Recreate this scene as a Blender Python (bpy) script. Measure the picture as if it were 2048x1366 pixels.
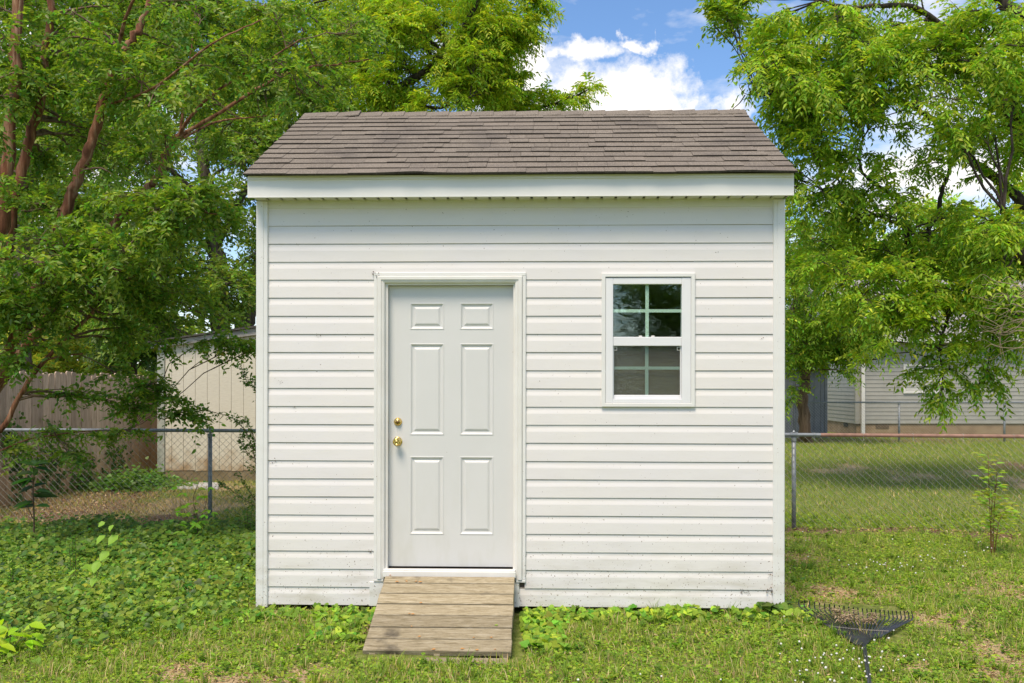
import bpy, math, random
import numpy as np
from mathutils import Vector, Matrix

random.seed(7)
RNG = np.random.default_rng(7)
SC = bpy.context.scene
for o in list(bpy.data.objects):
    bpy.data.objects.remove(o)

# ------------------------------------------------------------------ camera
F = 1932.0           # focal length in photo pixels (2048 wide)
HZ = 765.0           # row of the horizon in the photo
CX = 1024.0
EYE = 1.65
cam_d = bpy.data.cameras.new('camera')
cam = bpy.data.objects.new('camera', cam_d)
SC.collection.objects.link(cam)
cam.location = (0, 0, EYE)
cam.rotation_euler = (math.radians(90), 0, 0)
cam_d.sensor_width = 36
cam_d.lens = 36 * F / 2048
cam_d.shift_x = 0
cam_d.shift_y = (HZ - 683) / 2048
cam_d.clip_start = 0.05
cam_d.clip_end = 2000
SC.camera = cam

# ------------------------------------------------------------------ world, sun, exposure
SUN_EL, SUN_AZ = math.radians(60), math.radians(205)   # azimuth measured clockwise from +Y: behind the camera and a little left
world = bpy.data.worlds.new('World')
SC.world = world
world.use_nodes = True
nt = world.node_tree
nt.nodes.clear()
def wn(t, **k):
    n = nt.nodes.new(t)
    for a, b in k.items(): setattr(n, a, b)
    return n
out = wn('ShaderNodeOutputWorld'); bg = wn('ShaderNodeBackground')
sky = wn('ShaderNodeTexSky', sky_type='NISHITA')
sky.sun_disc = False
sky.sun_elevation = SUN_EL; sky.sun_rotation = SUN_AZ
sky.air_density = 1.0; sky.dust_density = 0.3; sky.ozone_density = 2.0
tc = wn('ShaderNodeTexCoord')
hs = wn('ShaderNodeMix', data_type='RGBA', blend_type='MULTIPLY')
hs.inputs[0].default_value = 1.0
hs.inputs[7].default_value = (0.92, 1.10, 1.28, 1)
nt.links.new(sky.outputs[0], hs.inputs[6])
sep = wn('ShaderNodeSeparateXYZ'); nt.links.new(tc.outputs['Generated'], sep.inputs[0])
def m(op, a, b=None, c=None, clamp=False):
    n = wn('ShaderNodeMath', operation=op); n.use_clamp = clamp
    for i, v in enumerate((a, b, c)):
        if v is None: continue
        if isinstance(v, (int, float)): n.inputs[i].default_value = v
        else: nt.links.new(v, n.inputs[i])
    return n.outputs[0]
X, Y, Z = sep.outputs
# cloud layer, cover widened to whiten the fill light: direction flattened like a ceiling of clouds
zz = m('ADD', m('MAXIMUM', Z, 0.0), 0.12)
comb = wn('ShaderNodeCombineXYZ')
nt.links.new(m('DIVIDE', X, zz), comb.inputs[0]); nt.links.new(m('DIVIDE', Y, zz), comb.inputs[1])
no1 = wn('ShaderNodeTexNoise'); no1.inputs['Scale'].default_value = 1.1; no1.inputs['Detail'].default_value = 8; no1.inputs['Roughness'].default_value = 0.58
nt.links.new(comb.outputs[0], no1.inputs['Vector'])
# the one big cumulus over the roof
no2 = wn('ShaderNodeTexNoise'); no2.inputs['Scale'].default_value = 17.0; no2.inputs['Detail'].default_value = 9; no2.inputs['Roughness'].default_value = 0.66
nt.links.new(tc.outputs['Generated'], no2.inputs['Vector'])
az = m('ARCTAN2', X, Y)
tanel = m('DIVIDE', Z, m('MAXIMUM', Y, 0.05))
tanaz = m('DIVIDE', X, m('MAXIMUM', Y, 0.05))
no3 = wn('ShaderNodeTexNoise'); no3.inputs['Scale'].default_value = 22.0; no3.inputs['Detail'].default_value = 5; no3.inputs['Roughness'].default_value = 0.6
nt.links.new(tc.outputs['Generated'], no3.inputs['Vector'])
s3 = wn('ShaderNodeSeparateColor'); nt.links.new(no3.outputs['Color'], s3.inputs[0])
tanaz = m('ADD', tanaz, m('MULTIPLY', m('SUBTRACT', s3.outputs[0], 0.5), 0.13))
tanel = m('ADD', tanel, m('MULTIPLY', m('SUBTRACT', s3.outputs[1], 0.5), 0.07))
def blob(px, py, rx, ry):
    a = m('DIVIDE', m('SUBTRACT', tanaz, (px - CX) / F), rx / F)
    b = m('DIVIDE', m('SUBTRACT', tanel, (HZ - py) / F), ry / F)
    d = m('SQRT', m('ADD', m('MULTIPLY', a, a), m('MULTIPLY', b, b)))
    return m('SUBTRACT', 1.0, d)
bl = blob(1250, 205, 180, 120)
for q in ((1360, 205, 120, 50), (1045, 160, 75, 120), (1165, 100, 110, 40), (1270, 80, 60, 20), (1120, 240, 220, 70), (960, 150, 120, 90)):
    bl = m('MAXIMUM', bl, blob(*q))
bl = m('MAXIMUM', bl, -1.0)
front = m('GREATER_THAN', Y, 0.05)
lump = m('ADD', m('MULTIPLY', bl, 1.35), m('MULTIPLY', m('SUBTRACT', no2.outputs[0], 0.5), 3.2))
lump = m('MULTIPLY', lump, front)
c1 = wn('ShaderNodeMapRange'); c1.inputs[1].default_value = 0.0; c1.inputs[2].default_value = 0.75
nt.links.new(lump, c1.inputs[0])
c2 = wn('ShaderNodeMapRange'); c2.inputs[1].default_value = 0.47; c2.inputs[2].default_value = 0.60; c2.inputs[4].default_value = 0.95
nt.links.new(no1.outputs[0], c2.inputs[0])
# low haze clouds near the horizon
c3 = wn('ShaderNodeMapRange'); c3.inputs[1].default_value = 0.16; c3.inputs[2].default_value = 0.0; c3.inputs[4].default_value = 0.75
nt.links.new(Z, c3.inputs[0])
cm = m('MAXIMUM', m('MAXIMUM', c1.outputs[0], c2.outputs[0]), c3.outputs[0])
mix = wn('ShaderNodeMix', data_type='RGBA')
nt.links.new(cm, mix.inputs[0]); nt.links.new(hs.outputs[2], mix.inputs[6])
mix.inputs[7].default_value = (8.3, 8.0, 7.7, 1)
nt.links.new(mix.outputs[2], bg.inputs[0])
bg.inputs[1].default_value = 0.12
nt.links.new(bg.outputs[0], out.inputs[0])

sun_d = bpy.data.lights.new('sun', 'SUN')
sun_d.energy = 3.3; sun_d.angle = math.radians(22); sun_d.color = (1.0, 0.865, 0.69)
sun = bpy.data.objects.new('sun', sun_d); SC.collection.objects.link(sun)
sd = Vector((math.sin(SUN_AZ) * math.cos(SUN_EL), math.cos(SUN_AZ) * math.cos(SUN_EL), math.sin(SUN_EL)))
sun.rotation_euler = sd.to_track_quat('Z', 'Y').to_euler()
SC.view_settings.view_transform = 'Standard'
SC.view_settings.look = 'None'
SC.view_settings.exposure = 0.33
SC.view_settings.gamma = 1
SC.view_settings.use_curve_mapping = False
SC.cycles.max_bounces = 8
SC.cycles.transparent_max_bounces = 12
SC.cycles.use_denoising = True

# ------------------------------------------------------------------ helpers
def P(px, py, Yd):
    return Vector(((px - CX) * Yd / F, Yd, EYE - (py - HZ) * Yd / F))
def G(px, py, z=0.0):
    Yd = (EYE - z) * F / (py - HZ)
    return ((px - CX) * Yd / F, Yd)

def link(o): SC.collection.objects.link(o); return o
def tag(o, label=None, cat=None, group=None, kind=None):
    if label: o['label'] = label
    if cat: o['category'] = cat
    if group: o['group'] = group
    if kind: o['kind'] = kind
    return o
def empty(name, loc=(0, 0, 0), label=None, cat=None, group=None):
    o = bpy.data.objects.new(name, None); o.location = loc; o.empty_display_size = 0.1
    link(o); return tag(o, label, cat, group)

def raw_mesh(name, V, Fc, col=None):
    """V (n,3) float; Fc (m,k) int with constant k; col (m,3) per-face colour"""
    V = np.asarray(V, np.float32); Fc = np.asarray(Fc, np.int32)
    me = bpy.data.meshes.new(name)
    k = Fc.shape[1]
    me.vertices.add(len(V)); me.vertices.foreach_set('co', V.ravel())
    me.loops.add(Fc.size); me.loops.foreach_set('vertex_index', Fc.ravel())
    me.polygons.add(len(Fc))
    me.polygons.foreach_set('loop_start', np.arange(0, Fc.size, k, dtype=np.int32))
    me.polygons.foreach_set('loop_total', np.full(len(Fc), k, np.int32))
    if col is not None:
        a = me.attributes.new('col', 'FLOAT_COLOR', 'FACE')
        c4 = np.ones((len(Fc), 4), np.float32); c4[:, :3] = col
        a.data.foreach_set('color', c4.ravel())
    me.update(calc_edges=True)
    return me
def raw_obj(name, V, Fc, mat, parent=None, col=None, smooth=False, kind=None, label=None):
    me = raw_mesh(name, V, Fc, col)
    me.materials.append(mat)
    if smooth: me.polygons.foreach_set('use_smooth', np.ones(len(me.polygons), bool))
    o = link(bpy.data.objects.new(name, me))
    if parent: o.parent = parent
    return tag(o, label, None, None, kind)

class MB:
    """collects faces with mixed sizes for ONE mesh object"""
    def __init__(s): s.v = []; s.f = []
    def add(s, V, Fc):
        n = len(s.v); s.v += [tuple(p) for p in V]; s.f += [tuple(i + n for i in f) for f in Fc]; return s
    def box(s, x0, x1, y0, y1, z0, z1):
        V = [(x0,y0,z0),(x1,y0,z0),(x1,y1,z0),(x0,y1,z0),(x0,y0,z1),(x1,y0,z1),(x1,y1,z1),(x0,y1,z1)]
        return s.add(V, [(0,3,2,1),(4,5,6,7),(0,1,5,4),(1,2,6,5),(2,3,7,6),(3,0,4,7)])
    def cbox(s, x0, x1, y0, y1, z0, z1, c=0.003):
        """box with the front (low y) and top edges chamfered"""
        V = [(x0,y0+c,z0),(x0+c,y0,z0+c),(x1-c,y0,z0+c),(x1,y0+c,z0),(x0,y0+c,z1),(x0+c,y0,z1-c),(x1-c,y0,z1-c),(x1,y0+c,z1),
             (x0,y1,z0),(x1,y1,z0),(x0,y1,z1),(x1,y1,z1)]
        return s.add(V, [(1,2,6,5),(0,1,5,4),(2,3,7,6),(0,3,2,1),(4,5,6,7),(8,0,4,10),(3,9,11,7),(9,8,10,11),(0,8,9,3),(4,7,11,10)])
    def hexa(s, V8):
        return s.add(V8, [(0,3,2,1),(4,5,6,7),(0,1,5,4),(1,2,6,5),(2,3,7,6),(3,0,4,7)])
    def prism_x(s, prof, x0, x1, caps=True):
        """extrude a (y,z) outline along x"""
        n = len(prof)
        V = [(x0, y, z) for y, z in prof] + [(x1, y, z) for y, z in prof]
        Fc = [(i, (i+1) % n, n + (i+1) % n, n + i) for i in range(n)]
        if caps: Fc += [tuple(range(n))[::-1], tuple(range(n, 2*n))]
        return s.add(V, Fc)
    def tube(s, pts, rad, sides=8, caps=True):
        V, Fc = tube_np(np.array([tuple(p) for p in pts], float), rad if hasattr(rad, '__len__') else [rad]*len(pts), sides)
        s.add(V.tolist(), Fc.tolist())
        if caps:
            n = len(s.v); k = len(pts)
            s.f.append(tuple(range(n - k*sides, n - k*sides + sides))[::-1]); s.f.append(tuple(range(n - sides, n)))
        return s
    def lathe(s, cx, cy, cz, prof, seg=20):
        """revolve (r, y) about the y axis through (cx, cz)"""
        V = []; Fc = []
        for r, y in prof:
            for k in range(seg):
                a = 2*math.pi*k/seg; V.append((cx + r*math.cos(a), cy + y, cz + r*math.sin(a)))
        for i in range(len(prof)-1):
            for k in range(seg):
                Fc.append((i*seg+k, i*seg+(k+1) % seg, (i+1)*seg+(k+1) % seg, (i+1)*seg+k))
        return s.add(V, Fc)
    def build(s, name, mat, parent=None, label=None, kind=None, smooth=False):
        me = bpy.data.meshes.new(name); me.from_pydata(s.v, [], s.f); me.materials.append(mat); me.validate(); me.update()
        if smooth: me.polygons.foreach_set('use_smooth', np.ones(len(me.polygons), bool))
        o = link(bpy.data.objects.new(name, me))
        if parent: o.parent = parent
        return tag(o, label, None, None, kind)

def tube_np(pts, rad, sides=6):
    pts = np.asarray(pts, float); n = len(pts)
    d = np.gradient(pts, axis=0); d /= np.linalg.norm(d, axis=1, keepdims=True) + 1e-9
    ref = np.array([0.0, 0, 1.0]) if abs(d[:, 2].mean()) < 0.8 else np.array([1.0, 0, 0])
    u = np.cross(d, ref); u /= np.linalg.norm(u, axis=1, keepdims=True) + 1e-9
    w = np.cross(d, u)
    a = np.arange(sides) * 2 * math.pi / sides
    r = np.asarray(rad, float)[:, None, None]
    V = pts[:, None, :] + r * (np.cos(a)[None, :, None] * u[:, None, :] + np.sin(a)[None, :, None] * w[:, None, :])
    i = np.arange(n-1)[:, None] * sides; k = np.arange(sides)[None, :]; k2 = (k + 1) % sides
    Fc = np.stack([i + k, i + k2, i + sides + k2, i + sides + k], -1).reshape(-1, 4)
    return V.reshape(-1, 3), Fc
class Tubes:
    def __init__(s): s.V = []; s.F = []; s.n = 0
    def add(s, pts, rad, sides=5):
        V, Fc = tube_np(pts, rad, sides); s.V.append(V); s.F.append(Fc + s.n); s.n += len(V)
    def obj(s, name, mat, parent, kind=None, label=None):
        if not s.V: return None
        return raw_obj(name, np.concatenate(s.V), np.concatenate(s.F), mat, parent, smooth=True, kind=kind, label=label)

# ------------------------------------------------------------------ materials
def new_mat(name):
    mt = bpy.data.materials.new(name); mt.use_nodes = True
    t = mt.node_tree; b = t.nodes['Principled BSDF']
    return mt, t, b
def noise(t, scale, detail=4, rough=0.55, stretch=(1, 1, 1), coord='Object', dist=0.0):
    c = t.nodes.new('ShaderNodeTexCoord'); mp = t.nodes.new('ShaderNodeMapping'); mp.inputs['Scale'].default_value = stretch
    n = t.nodes.new('ShaderNodeTexNoise'); n.inputs['Scale'].default_value = scale; n.inputs['Detail'].default_value = detail
    n.inputs['Roughness'].default_value = rough; n.inputs['Distortion'].default_value = dist
    t.links.new(c.outputs[coord], mp.inputs[0]); t.links.new(mp.outputs[0], n.inputs['Vector'])
    return n.outputs['Fac']
def ramp(t, fac, stops):
    r = t.nodes.new('ShaderNodeValToRGB'); e = r.color_ramp.elements
    while len(e) > 1: e.remove(e[-1])
    e[0].position = stops[0][0]; e[0].color = (*stops[0][1], 1)
    for p, c in stops[1:]:
        x = e.new(p); x.color = (*c, 1)
    t.links.new(fac, r.inputs[0]); return r.outputs[0]
def mixc(t, fac, a, b, mode='MIX'):
    n = t.nodes.new('ShaderNodeMix'); n.data_type = 'RGBA'; n.blend_type = mode
    for i, v in ((0, fac), (6, a), (7, b)):
        if isinstance(v, (int, float)): n.inputs[i].default_value = v
        elif isinstance(v, tuple): n.inputs[i].default_value = (*v, 1)
        else: t.links.new(v, n.inputs[i])
    return n.outputs[2]
def mrange(t, v, a, b, c=0.0, d=1.0):
    n = t.nodes.new('ShaderNodeMapRange')
    for i, x in enumerate((a, b, c, d)): n.inputs[i+1].default_value = x
    t.links.new(v, n.inputs[0]); return n.outputs[0]
def bump(t, b, h, strength=0.3, dist=0.01):
    n = t.nodes.new('ShaderNodeBump'); n.inputs['Strength'].default_value = strength; n.inputs['Distance'].default_value = dist
    t.links.new(h, n.inputs['Height']); t.links.new(n.outputs[0], b.inputs['Normal'])
def objrand(t):
    return t.nodes.new('ShaderNodeObjectInfo').outputs['Random']
def axis(t, i, coord='Object'):
    c = t.nodes.new('ShaderNodeTexCoord'); s = t.nodes.new('ShaderNodeSeparateXYZ'); t.links.new(c.outputs[coord], s.inputs[0]); return s.outputs[i]

def simple(name, stops, scale=5, rough=0.6, bs=0.2, bd=0.005, stretch=(1, 1, 1), detail=5, metal=0.0, spec=0.4, rand=0.0):
    mt, t, b = new_mat(name)
    f = noise(t, scale, detail, stretch=stretch)
    c = ramp(t, f, stops)
    if rand:
        r = mrange(t, objrand(t), 0, 1, 1 - rand, 1 + rand * 0.5)
        cc = t.nodes.new('ShaderNodeCombineColor'); 
        for i in range(3): t.links.new(r, cc.inputs[i])
        c = mixc(t, 1.0, c, cc.outputs[0], 'MULTIPLY')
    t.links.new(c, b.inputs['Base Color'])
    b.inputs['Roughness'].default_value = rough; b.inputs['Metallic'].default_value = metal
    b.inputs['Specular IOR Level'].default_value = spec
    if bs: bump(t, b, f, bs, bd)
    return mt

# white vinyl with real specks of splashed soil near the ground
def vinyl(name, base, warm, grain=True):
    mt, t, b = new_mat(name)
    big = noise(t, 1.6, 4)
    c = mixc(t, mrange(t, big, 0.35, 0.7), base, warm)
    sp = noise(t, 75, 2, 0.5)
    z = axis(t, 2)
    lo = mrange(t, z, 0.0, 0.85, 1.0, 0.0)
    th = t.nodes.new('ShaderNodeMath'); th.operation = 'MULTIPLY_ADD'
    t.links.new(lo, th.inputs[0]); th.inputs[1].default_value = 0.085; t.links.new(sp, th.inputs[2])
    speck = mrange(t, th.outputs[0], 0.735, 0.765)
    c = mixc(t, speck, c, (0.22, 0.17, 0.12))
    gr = noise(t, 6, 5, stretch=(0.6, 3, 3))
    dirt = t.nodes.new('ShaderNodeMath'); dirt.operation = 'MULTIPLY'
    t.links.new(mrange(t, gr, 0.45, 0.75), dirt.inputs[0]); t.links.new(mrange(t, z, 0.0, 0.55, 0.8, 0.10), dirt.inputs[1])
    c = mixc(t, dirt.outputs[0], c, (0.50, 0.46, 0.38))
    t.links.new(c, b.inputs['Base Color'])
    b.inputs['Roughness'].default_value = 0.48; b.inputs['Specular IOR Level'].default_value = 0.35
    if grain:
        g = noise(t, 14, 6, 0.7, stretch=(0.5, 12, 14)); bump(t, b, g, 0.25, 0.0015)
    return mt
M = {}
M['siding'] = vinyl('white_vinyl_siding', (0.745, 0.72, 0.72), (0.765, 0.735, 0.705))
M['lap_shade_grime'] = simple('shade_and_grime_along_lap', [(0.35, (0.20, 0.165, 0.125)), (0.65, (0.40, 0.36, 0.30))], 9, 0.8, 0)  # thin strip under each lap: painted shadow line as well as dirt
M['trim'] = vinyl('white_vinyl_trim', (0.74, 0.74, 0.73), (0.76, 0.75, 0.72), False)
M['fascia'] = simple('white_aluminium_fascia', [(0.3, (0.76, 0.75, 0.72)), (0.7, (0.80, 0.79, 0.76))], 3, 0.45, 0.05, 0.002)
M['soffit'] = simple('cream_vinyl_soffit', [(0.3, (0.60, 0.57, 0.47)), (0.7, (0.68, 0.65, 0.56))], 4, 0.55, 0.05, 0.002)
M['casing'] = simple('aged_white_casing', [(0.3, (0.70, 0.68, 0.64)), (0.7, (0.78, 0.77, 0.74))], 5, 0.5, 0.05, 0.002)
def door_mat():
    mt, t, b = new_mat('painted_steel_door')
    big = noise(t, 2.2, 5)
    c = mixc(t, mrange(t, big, 0.4, 0.75), (0.655, 0.652, 0.640), (0.68, 0.675, 0.665))
    z = axis(t, 2)
    st = noise(t, 9, 5, stretch=(1, 1, 0.35))
    d = t.nodes.new('ShaderNodeMath'); d.operation = 'MULTIPLY'
    t.links.new(mrange(t, st, 0.48, 0.72), d.inputs[0]); t.links.new(mrange(t, z, 0.3, 1.0, 0.35, 0.03), d.inputs[1])
    c = mixc(t, d.outputs[0], c, (0.50, 0.49, 0.40))
    sp = noise(t, 60, 2); c = mixc(t, mrange(t, sp, 0.76, 0.78), c, (0.25, 0.2, 0.15))
    t.links.new(c, b.inputs['Base Color']); b.inputs['Roughness'].default_value = 0.42
    bump(t, b, noise(t, 30, 4, stretch=(1, 1, 0.15)), 0.08, 0.001)
    return mt
M['door'] = door_mat()
M['gasket'] = simple('dark_rubber', [(0.3, (0.03, 0.025, 0.02)), (0.7, (0.06, 0.05, 0.04))], 20, 0.7)
M['brass'] = simple('polished_brass', [(0.3, (0.70, 0.48, 0.14)), (0.7, (0.85, 0.62, 0.22))], 12, 0.18, 0.02, 0.001, metal=1.0)
M['dark_brass'] = simple('tarnished_brass', [(0.3, (0.30, 0.17, 0.07)), (0.7, (0.45, 0.30, 0.14))], 30, 0.35, 0.1, 0.001, metal=1.0)
M['interior'] = simple('shed_interior_plywood', [(0.3, (0.10, 0.08, 0.06)), (0.7, (0.14, 0.11, 0.08))], 4, 0.8)
M['window_frame'] = simple('white_window_vinyl', [(0.3, (0.74, 0.74, 0.76)), (0.7, (0.78, 0.78, 0.79))], 5, 0.4, 0.03, 0.001)
M['muntin'] = simple('tinted_muntin', [(0.3, (0.76, 0.80, 0.76)), (0.7, (0.80, 0.84, 0.80))], 8, 0.5, 0)
def glass_mat(name, fac, tint, rough, wav):
    mt, t, b = new_mat(name); t.nodes.remove(b)
    g = t.nodes.new('ShaderNodeBsdfGlossy'); g.inputs['Roughness'].default_value = rough; g.inputs[0].default_value = (0.9, 1.0, 0.95, 1)
    tr = t.nodes.new('ShaderNodeBsdfTransparent'); tr.inputs[0].default_value = (*tint, 1)
    fr = t.nodes.new('ShaderNodeFresnel'); fr.inputs[0].default_value = 1.5
    ad = t.nodes.new('ShaderNodeMath'); ad.operation = 'ADD'; ad.use_clamp = True; ad.inputs[1].default_value = fac
    lw = t.nodes.new('ShaderNodeLayerWeight'); lw.inputs[0].default_value = 0.08; t.links.new(lw.outputs['Facing'], ad.inputs[0])
    mx = t.nodes.new('ShaderNodeMixShader'); t.links.new(ad.outputs[0], mx.inputs[0]); t.links.new(tr.outputs[0], mx.inputs[1]); t.links.new(g.outputs[0], mx.inputs[2])
    bn = t.nodes.new('ShaderNodeBump'); bn.inputs['Strength'].default_value = wav; bn.inputs['Distance'].default_value = 0.012
    h = noise(t, 5, 3, 0.4, stretch=(1, 1, 2.2), dist=1.5); t.links.new(h, bn.inputs['Height']); t.links.new(bn.outputs[0], g.inputs['Normal'])
    t.links.new(mx.outputs[0], t.nodes['Material Output'].inputs[0])
    return mt
M['glass'] = glass_mat('window_glass', 0.10, (0.90, 0.97, 0.93), 0.01, 0.07)
M['glass_lower'] = glass_mat('screened_window_glass', 0.03, (0.8, 0.88, 0.85), 0.02, 0.2)
M['blind'] = simple('brown_woven_blind', [(0.3, (0.19, 0.145, 0.11)), (0.7, (0.31, 0.25, 0.19))], 30, 0.8, 0.2, 0.002, stretch=(0.3, 1, 9))
def screen_mat():
    mt, t, b = new_mat('insect_screen'); 
    b.inputs['Base Color'].default_value = (0.16, 0.14, 0.13, 1); b.inputs['Roughness'].default_value = 0.7
    b.inputs['Alpha'].default_value = 0.14
    return mt
M['screen'] = screen_mat()

def shingle_mat(name):
    mt, t, b = new_mat(name)
    gr = noise(t, 150, 3, 0.7)
    c = ramp(t, gr, [(0.30, (0.07, 0.058, 0.046)), (0.5, (0.180, 0.152, 0.122)), (0.70, (0.40, 0.35, 0.29))])
    st = noise(t, 2.1, 5, 0.6, stretch=(1, 1, 0.55))
    c = mixc(t, mrange(t, st, 0.53, 0.78, 0, 0.55), c, (0.045, 0.040, 0.042))
    lg = noise(t, 1.3, 3); c = mixc(t, mrange(t, lg, 0.4, 0.7, 0, 0.35), c, (0.22, 0.185, 0.15))
    r = mrange(t, objrand(t), 0, 1, 0.90, 1.08)
    cc = t.nodes.new('ShaderNodeCombineColor')
    for i in range(3): t.links.new(r, cc.inputs[i])
    c = mixc(t, 1.0, c, cc.outputs[0], 'MULTIPLY')
    t.links.new(c, b.inputs['Base Color']); b.inputs['Roughness'].default_value = 0.9; b.inputs['Specular IOR Level'].default_value = 0.25
    bump(t, b, gr, 0.6, 0.003); return mt
M['shingle'] = shingle_mat('brown_asphalt_shingle')
M['cut_edge'] = simple('dark_cut_shingle_edge', [(0.3, (0.035, 0.028, 0.022)), (0.7, (0.09, 0.075, 0.06))], 60, 0.95)
M['roof_felt'] = simple('black_roof_felt', [(0.3, (0.02, 0.018, 0.016)), (0.7, (0.04, 0.035, 0.03))], 10, 0.9)
def wood_mat(name, a, b_, c_, stain=0.6, axis_x=True, rand=0.18, stain_col=(0.05, 0.042, 0.035)):
    mt, t, b = new_mat(name)
    st = (1.2, 9, 9) if axis_x else (9, 9, 0.9)
    g = noise(t, 7, 8, 0.7, stretch=st, dist=0.6)
    fine = noise(t, 26, 6, 0.7, stretch=st)
    c = ramp(t, g, [(0.3, a), (0.5, b_), (0.72, c_)])
    c = mixc(t, mrange(t, fine, 0.52, 0.75, 0, 0.6), c, tuple(x * 0.45 for x in a))
    bl = noise(t, 3.2, 4, 0.6, coord='Object')
    c = mixc(t, mrange(t, bl, 0.57, 0.70, 0, stain), c, stain_col)
    r = mrange(t, objrand(t), 0, 1, 1 - rand, 1 + rand)
    cc = t.nodes.new('ShaderNodeCombineColor')
    for i in range(3): t.links.new(r, cc.inputs[i])
    c = mixc(t, 1.0, c, cc.outputs[0], 'MULTIPLY')
    t.links.new(c, b.inputs['Base Color']); b.inputs['Roughness'].default_value = 0.85; b.inputs['Specular IOR Level'].default_value = 0.2
    bump(t, b, fine, 0.6, 0.004); return mt
M['ramp'] = wood_mat('weathered_ramp_wood', (0.17, 0.135, 0.075), (0.33, 0.275, 0.18), (0.48, 0.42, 0.31), 0.85)
M['skid'] = wood_mat('dark_treated_wood', (0.06, 0.045, 0.03), (0.10, 0.08, 0.05), (0.14, 0.11, 0.08))
def picket_mat():
    mt, t, b = new_mat('weathered_picket_wood')
    g = noise(t, 8, 7, 0.7, stretch=(7, 7, 0.7))
    c = ramp(t, g, [(0.3, (0.30, 0.21, 0.15)), (0.5, (0.50, 0.37, 0.28)), (0.72, (0.64, 0.50, 0.39))])
    z = axis(t, 2)
    n = noise(t, 2.5, 3)
    ad = t.nodes.new('ShaderNodeMath'); ad.operation = 'MULTIPLY_ADD'; t.links.new(n, ad.inputs[0]); ad.inputs[1].default_value = -0.9; t.links.new(z, ad.inputs[2])
    c = mixc(t, mrange(t, ad.outputs[0], -0.45, 0.45, 0.9, 0.0), c, (0.52, 0.30, 0.13))
    r = mrange(t, objrand(t), 0, 1, 0.68, 1.15); cc = t.nodes.new('ShaderNodeCombineColor')
    for i in range(3): t.links.new(r, cc.inputs[i])
    c = mixc(t, 1.0, c, cc.outputs[0], 'MULTIPLY')
    t.links.new(c, b.inputs['Base Color']); b.inputs['Roughness'].default_value = 0.9; bump(t, b, g, 0.5, 0.004); return mt
M['picket'] = picket_mat()
def tan_mat():
    mt, t, b = new_mat('tan_painted_plywood')
    g = noise(t, 9, 6, 0.7, stretch=(1.2, 1, 9))
    c = ramp(t, g, [(0.3, (0.58, 0.53, 0.42)), (0.7, (0.71, 0.66, 0.54))])
    z = axis(t, 2); n = noise(t, 5, 5)
    ad = t.nodes.new('ShaderNodeMath'); ad.operation = 'MULTIPLY_ADD'; t.links.new(n, ad.inputs[0]); ad.inputs[1].default_value = -1.1; t.links.new(z, ad.inputs[2])
    c = mixc(t, mrange(t, ad.outputs[0], -0.45, -0.05, 0.85, 0.0), c, (0.34, 0.21, 0.10))
    t.links.new(c, b.inputs['Base Color']); b.inputs['Roughness'].default_value = 0.8; bump(t, b, g, 0.5, 0.004); return mt
M['tan'] = tan_mat()
M['tan_trim'] = simple('peeling_green_grey_trim', [(0.35, (0.30, 0.32, 0.27)), (0.6, (0.42, 0.43, 0.37)), (0.75, (0.25, 0.15, 0.10))], 7, 0.8)
M['old_board'] = simple('weathered_grey_board', [(0.3, (0.24, 0.22, 0.20)), (0.7, (0.48, 0.46, 0.42))], 6, 0.85, 0.4, 0.005, stretch=(1, 1, 5))
M['tan_base'] = simple('stained_plinth', [(0.3, (0.17, 0.13, 0.07)), (0.7, (0.27, 0.21, 0.13))], 5, 0.9, 0.3, 0.01)
M['old_roof'] = simple('old_dark_shingle', [(0.3, (0.05, 0.045, 0.04)), (0.7, (0.11, 0.10, 0.09))], 30, 0.95)
M['galv'] = simple('galvanised_steel', [(0.3, (0.18, 0.20, 0.22)), (0.7, (0.30, 0.32, 0.34))], 18, 0.5, 0.1, 0.001, metal=0.35)
M['wire'] = simple('galvanised_wire', [(0.3, (0.34, 0.34, 0.31)), (0.7, (0.50, 0.50, 0.46))], 18, 0.6, 0, metal=0.1)
M['rust'] = simple('rusty_pipe', [(0.3, (0.22, 0.12, 0.09)), (0.7, (0.38, 0.22, 0.17))], 14, 0.75, 0.3, 0.002)
M['concrete'] = simple('pale_concrete', [(0.3, (0.38, 0.37, 0.35)), (0.7, (0.52, 0.51, 0.49))], 9, 0.9, 0.2, 0.004)
M['house_siding'] = simple('pale_grey_house_siding', [(0.3, (0.31, 0.30, 0.26)), (0.7, (0.36, 0.35, 0.31))], 4, 0.4, 0.05, 0.003, spec=0.6)
M['house_white'] = simple('house_white_trim', [(0.3, (0.62, 0.61, 0.57)), (0.7, (0.70, 0.69, 0.66))], 4, 0.5, 0)
M['foundation'] = simple('stained_block_foundation', [(0.3, (0.23, 0.16, 0.10)), (0.7, (0.34, 0.25, 0.16))], 3, 0.9, 0.3, 0.01)
M['house_roof'] = simple('pale_grey_house_shingle', [(0.3, (0.22, 0.20, 0.20)), (0.7, (0.34, 0.32, 0.32))], 25, 0.9)
M['vent'] = simple('dark_vent', [(0.3, (0.03, 0.03, 0.03)), (0.7, (0.07, 0.065, 0.06))], 30, 0.7)
M['grey_paint'] = simple('blue_grey_painted_board', [(0.3, (0.15, 0.165, 0.185)), (0.7, (0.20, 0.215, 0.235))], 5, 0.7, 0.2, 0.004)
M['house_glass'] = simple('pale_blind_behind_glass', [(0.3, (0.50, 0.50, 0.46)), (0.7, (0.60, 0.60, 0.56))], 8, 0.2, 0.0, stretch=(1, 1, 8), spec=0.6)
M['rake'] = simple('black_rake_plastic', [(0.3, (0.016, 0.017, 0.020)), (0.7, (0.04, 0.042, 0.048))], 20, 0.42, 0.05, 0.001)

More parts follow.
